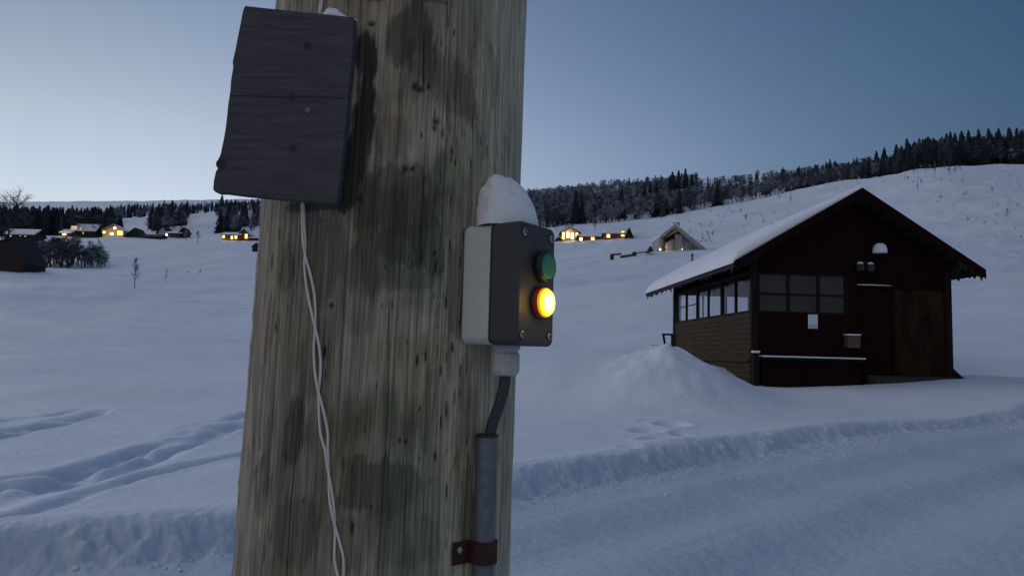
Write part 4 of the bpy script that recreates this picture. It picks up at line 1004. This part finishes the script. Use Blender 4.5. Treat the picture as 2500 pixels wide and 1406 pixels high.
# ------------------------------------------------------------------ far houses
def glow(o, xs, P_, c=(1, .66, .26)):
    k = glow.Y/240                      # positions were sketched for a house 240 m away
    for (x, y, z) in xs:
        l = bpy.data.lights.new('lamp_light', 'POINT'); l.energy = P_*K*16*.16*k*k; l.color = c; l.shadow_soft_size = .15
        q_ = bpy.data.objects.new('lamp_light', l); COL.objects.link(q_); q_.parent = o; q_.location = (x*k, y*k, z*k)
def far_house(name, xl, xr, ytop, ybase, Y, label, wall, roofm, wins=(), ridge='front', eave=.45, rz=0., depth=6., sink=1.5, rsnow=True, roofover=.5, chim=None, cat='house', apex=.5, side=None, snap=True):
    """a gabled house whose front spans pixel columns xl..xr; ridge 'front' = gable to the viewer, 'side' = long side to the viewer"""
    if snap: Y = min(max(ghit((xl+xr)/2, ybase, 60).y, .85*Y), 1.05*Y)
    A = px(xl, ybase, Y); B = px(xr, ybase, Y); T = px((xl+xr)/2, ytop, Y)
    Wd = (B-A).length; Hh = T.z-A.z; hl = Hh*eave
    o = empty(name, tuple(A), math.atan2(B.y-A.y, B.x-A.x)+rz, label, cat)
    mb = MB()
    if ridge == 'front':
        mb.prism([(0, 0, -sink), (Wd, 0, -sink), (Wd, 0, hl), (Wd*apex, 0, Hh-.1), (0, 0, hl)], (0, depth, 0)); mb.build('wall', wall, o)
        for nm, m_, z0, z1, ext in (('roof', roofm, 0, .18, roofover),) + ((('roof_snow', m_snow_roof, .185, .42, roofover-.1),) if rsnow else ()):
            mb = MB()
            s1 = (Hh-hl)/(Wd*apex); s2 = (Hh-hl)/(Wd*(1-apex))
            mb.prism([(-ext, -ext, hl-ext*s1+z0), (Wd*apex, -ext, Hh+z0), (Wd+ext, -ext, hl-ext*s2+z0), (Wd+ext, -ext, hl-ext*s2+z1), (Wd*apex, -ext, Hh+z1), (-ext, -ext, hl-ext*s1+z1)], (0, depth+2*ext, 0))
            q_ = mb.build(nm, m_, o)
            if nm == 'roof': ro = q_
            else: q_.parent = ro
    else:
        mb.box((0, 0, -sink), (Wd, depth, hl)); mb.prism([(0, 0, hl), (0, depth, hl), (0, depth/2, Hh-.1)], (Wd, 0, 0)); mb.build('wall', wall, o)
        mb = MB(); e_ = roofover; s_ = (Hh-hl)/(depth/2)
        mb.prism([(-e_, -e_, hl-e_*s_), (-e_, depth/2, Hh), (-e_, depth+e_, hl-e_*s_), (-e_, depth+e_, hl-e_*s_+.2), (-e_, depth/2, Hh+.2), (-e_, -e_, hl-e_*s_+.2)][::-1], (Wd+2*e_, 0, 0)); ro = mb.build('roof', roofm, o)
        if rsnow:
            mb = MB(); mb.prism([(-e_+.1, -e_+.2, hl-(e_-.2)*s_+.2), (-e_+.1, depth/2, Hh+.205), (-e_+.1, depth/2, Hh+.5), (-e_+.1, -e_+.2, hl-(e_-.2)*s_+.5)][::-1], (Wd+2*e_-.2, 0, 0)); mb.build('roof_snow', m_snow_roof, ro)
    glow.Y = Y
    for (wx_, wy_, ww, wh, m_) in wins:       # centre and size in pixels
        c_ = px(wx_, wy_, Y)-A; k = Y/FPX; dirx = (B-A).normalized(); x = c_.dot(dirx); z = c_.z
        f_ = MB(); f_.box((x-ww*k/2-.12, -.06, z-wh*k/2-.12), (x+ww*k/2+.12, .02, z+wh*k/2+.12)); fo = f_.build('window', m_hwall, o)
        g_ = MB(); g_.box((x-ww*k/2, -.09, z-wh*k/2), (x+ww*k/2, -.063, z+wh*k/2)); g_.build('pane', m_, fo)
    if chim:
        cx, cw, ct = chim; c_ = px(cx, ct, Y)-A; k = Y/FPX; x = c_.dot((B-A).normalized())
        mb = MB(); mb.box((x-cw*k/2, depth*.35, Hh*.4), (x+cw*k/2, depth*.35+cw*k, c_.z)); mb.build('chimney', m_hpale, ro)
    return o, A, k if wins else Y/FPX
# left edge
far_house('barn', -190, 56, 580, 655, 103, 'large dark brown barn at the left edge beside the bushes', mat('barn_wall', (.014, .007, .006), .8, (.024, .012, .010), 1), m_hwall, eave=.28, depth=5, apex=.88, rsnow=False, roofover=.15, snap=False)
far_house('dark_cottage', 12, 82, 560, 585, 200, 'dark cottage with a snow dusted roof just behind the barn', m_hwall, m_hwall, ((26,575,5,5,m_lit_soft),(50,574,5,5,m_lit_soft),(62,576,4,4,m_lit_soft)), ridge='side', depth=5, eave=.5)
o, A, k = far_house('lit_house', 146, 172, 560, 577, 262, 'small house with one very bright window, left of the pink windowed house', m_hwall_red, m_hwall, ((149,568,4,5,m_lit),(157,571,9,6,m_lit_w)), ridge='side', depth=6)
glow(o, [(2, -1.2, 1.5)], 14)
o, A, k = far_house('lit_house', 171, 232, 547, 577, 270, 'snow roofed house with a pinkish upper window between lit houses', m_hwall, m_hwall, ((181,556,15,9,m_lit_soft),(197,558,5,4,m_lit_soft),(203,569,3,4,m_lit_soft)), ridge='side', depth=6, eave=.45)
glow(o, [(2.5, -2, 1.0)], 8)
o, A, k = far_house('lit_house', 250, 302, 550, 577, 262, 'brightest house of the left village with four glowing lights under its gable', m_hyellow, m_hwall, ((254,567,7,6,m_lit),(280,557,6,5,m_lit_w),(273,571,8,6,m_lit_w),(293,569,13,10,m_lit)), depth=4, eave=.5, apex=.5)
glow(o, [(5.2, -1.6, 1.6), (2.2, -1.8, 1.2)], 20)
far_house('dark_cabin', 305, 345, 557, 580, 258, 'dark unlit cabin with a pointed roof right of the brightest left house', m_hwall, m_hwall, depth=5, eave=.2, apex=.6, rsnow=False)
far_house('dark_shed', 348, 390, 571, 583, 250, 'low black shed directly right of the pointed dark cabin', m_hwall, m_hwall, ridge='side', depth=5, rsnow=False)
o, A, k = far_house('long_house', 406, 442, 566, 577, 262, 'long low brown house with a single lamp at its left end', m_hwall_red, m_hwall, ((407,573,5,5,m_lit_w),), ridge='side', depth=5, eave=.6)
far_house('small_cabin', 386, 406, 552, 574, 268, 'pale fronted small cabin with dark roof edges behind the long low house', m_hglass, m_hwall, depth=6, eave=.4, rsnow=False, roofover=.7)
far_house('small_shed', 440, 454, 556, 571, 262, 'tiny dark gabled shed at the right end of the long house', m_hwall, m_hwall, depth=4, eave=.4, rsnow=False)
o, A, k = far_house('lit_cottage', 543, 584, 568, 585, 235, 'red brown cottage with three glowing lamps left of the pole', m_hwall_red, m_hwall, ((546,577,5,9,m_lit),(566,580,5,8,m_lit),(576,578,6,10,m_lit)), ridge='side', depth=5, eave=.65)
glow(o, [(1, -1, .8), (3.5, -1, .8)], 9)
o, A, k = far_house('lit_cottage', 580, 610, 560, 585, 236, 'taller gabled cottage with one glowing lamp, nearest the pole on the left', m_hwall_red, m_hwall, ((601,577,6,11,m_lit),), depth=6, eave=.45)
glow(o, [(2.6, -1, 1.0)], 9)
far_house('low_annex', 610, 640, 579, 585, 236, 'low red annex between the gabled cottage and the pole', m_hwall_red, m_hwall, ridge='side', depth=4)
far_house('buried_hut', 616, 634, 594, 603, 180, 'small black hut roof half buried in snow beside the pole', m_hwall, m_hwall, depth=4, eave=.1, rsnow=False, roofover=.2)
# right of the pole
o, A, k = far_house('lit_lodge', 1371, 1413, 557, 588, 205, 'golden brightly lit lodge with a row of glowing windows under a gable', m_hyellow, m_hwall_red, ((1375,576,6,18,m_lit),(1386,574,7,14,m_lit_w),(1397,576,7,16,m_lit_w),(1408,577,6,18,m_lit)), depth=9, eave=.68, roofover=.6)
glow(o, [(1.2, -1.3, 2.4), (3.3, -1.3, 2.4), (2.3, -.9, 3.2)], 13)
o, A, k = far_house('lit_cabin', 1414, 1470, 573, 587, 203, 'low red cabin with two glowing lamps right of the golden lodge', m_hwall_red, m_hwall_red, ((1418,584,7,7,m_lit_w),(1447,583,8,8,m_lit)), ridge='side', depth=5, eave=.6)
glow(o, [(1, -1, 1), (3.8, -1, 1)], 6)
o, A, k = far_house('lit_cabin', 1479, 1538, 566, 583, 205, 'long red cabin with two tall glowing windows, farthest right of the lit row', m_hwall_red, m_hwall_red, ((1485,574,8,13,m_lit),(1520,571,8,13,m_lit)), ridge='side', depth=5, eave=.65)
glow(o, [(.8, -1, 1.2), (4.8, -1, 1.2)], 6)
far_house('small_shed', 1530, 1542, 558, 583, 204, 'tiny dark pointed shed at the right end of the long red cabin', m_hwall, m_hwall, depth=4, eave=.45, rsnow=False)
far_house('small_hut', 1358, 1370, 580, 590, 205, 'tiny reddish hut just left of the golden lodge', m_hwall_red, m_hwall, depth=3, eave=.5)
# low rail fence and stones below the modern cabin
Yw = ghit(1530, 628, 50).y; fo = empty('low_wall', tuple(px(1490, 636, Yw)), 0, 'low dark wall and fence on the snow slope left of the modern cabin', 'fence')
def L(x, y): return px(x, y, Yw)-fo.location
mb = MB(); mb.beam(L(1494, 638), L(1494, 621), .55, .45, (0, 1, 0)); mb.beam(L(1492, 622), L(1517, 620), .3, .25); mb.build('gate_frame', m_bark, fo)
mb = MB(); mb.beam(L(1515, 629), L(1545, 625), .5, .55); mb.beam(L(1545, 622), L(1552, 618), .6, .65); mb.beam(L(1552, 618), L(1582, 615), .3, .16); mb.build('wall_stones', m_bark, fo)
mb = MB(); a_ = L(1580, 617); b2_ = L(1596, 612); c2_ = L(1589, 600); mb.prism([a_, b2_, c2_], (0, 1.5, 0)); mb.build('pointed_stone', m_bark, fo)
# modern cabin with the folded white roof
Yc = ghit(1665, 612, 50).y; mc = empty('modern_cabin', tuple(px(1610, 611, Yc)), 0, 'modern pale cabin with folded white roof, wood lined gable and chimney, behind the shed', 'cabin')
def Lc(x, y, dy=0): return px(x, y, Yc)-mc.location+Vector((0, dy, 0))
m_cwood = mat('warm_cladding', (.30, .15, .07), .6, (.42, .22, .10), 3)
mb = MB(); outer = [Lc(1609, 612), Lc(1611, 577), Lc(1649, 547), Lc(1728, 611)]; inner = [Lc(1616, 612), Lc(1617, 581), Lc(1648, 556), Lc(1712, 611)]
mb.prism([outer[0], outer[1], inner[1], inner[0]][::-1], (0, 6.5, 0)); mb.prism([outer[1], outer[2], inner[2], inner[1]][::-1], (0, 6.5, 0)); mb.prism([outer[2], outer[3], inner[3], inner[2]][::-1], (0, 6.5, 0))
rfo = mb.build('folded_roof', m_hpale, mc)
mb = MB(); sn = [Lc(1611, 577), Lc(1649, 547), Lc(1728, 611)]; up_ = Vector((0, 0, .22))
mb.prism([sn[0]+up_*.05, sn[1]+up_*.05, sn[1]+up_, sn[0]+up_], (0, 6.3, 0)); mb.prism([sn[1]+up_*.05, sn[2]+up_*.05, sn[2]+up_*.6, sn[1]+up_], (0, 6.3, 0)); mb.build('roof_snow', m_snow_roof, rfo)
mb = MB(); mb.prism([Lc(1617, 612, 1.6), Lc(1617.5, 581, 1.6), Lc(1648, 557, 1.6), Lc(1712, 611, 1.6)], (0, .1, 0)); mb.build('gable_wall', m_hwall, mc)
mb = MB(); mb.prism([Lc(1620, 612, .9), Lc(1620, 583, .9), Lc(1625, 579, .9), Lc(1625, 612, .9)], (0, .6, 0)); mb.prism([Lc(1622, 582, .05), Lc(1648, 560, .05), Lc(1656, 564, .05), Lc(1630, 578, .05)], (0, .3, 0)); mb.build('wood_lining', m_cwood, mc)
for (pl) in ([(1628,612),(1629,590),(1648,580),(1650,580),(1650,612)], [(1671,612),(1671,576),(1690,590),(1697,598),(1698,612)]):
    mb = MB(); mb.prism([Lc(x, y, 1.5) for x, y in pl], (0, .06, 0)); mb.build('window', m_hglass, mc)
mb = MB(); mb.prism([Lc(1651, 612, .6), Lc(1651, 568, .6), Lc(1668, 575, .6), Lc(1668, 612, .6)], (0, .9, 0)); mb.build('stone_pier', m_hpale, mc)
mb = MB(); mb.prism([Lc(1698, 611, .5), Lc(1699, 594, .5), Lc(1712, 604, .5), Lc(1722, 611, .5)], (0, 2, 0)); mb.build('side_wing', m_hpale, mc)
mb = MB(); mb.prism([Lc(1652, 575, 2), Lc(1652, 538, 2), Lc(1667, 538, 2), Lc(1667, 575, 2)], (0, 1, 0)); mb.build('chimney', mat('chimney_stone', (.20, .23, .24), .8, (.28, .31, .32), 2), mc)
mb = MB(); mb.smooth = True; mb.lathe([(.12, 0), (.16, .12), (.10, .26), (.03, .3)], Matrix.Translation(Lc(1610.5, 612, -.4)), 10); mb.build('ground_lamp', m_lit_w, mc)
mb = MB(); mb.smooth = True; mb.lathe([(.04, 0), (.05, .1), (.03, .2), (.01, .22)], Matrix.Translation(Lc(1667, 609, .3)), 10); mb.build('ground_lamp', m_lit_w, mc)
glow.Y = 240; glow(mc, [tuple(Lc(1613, 605, .8)), tuple(Lc(1632, 600, .9))], 3)
print('Y', Yw, Yc)
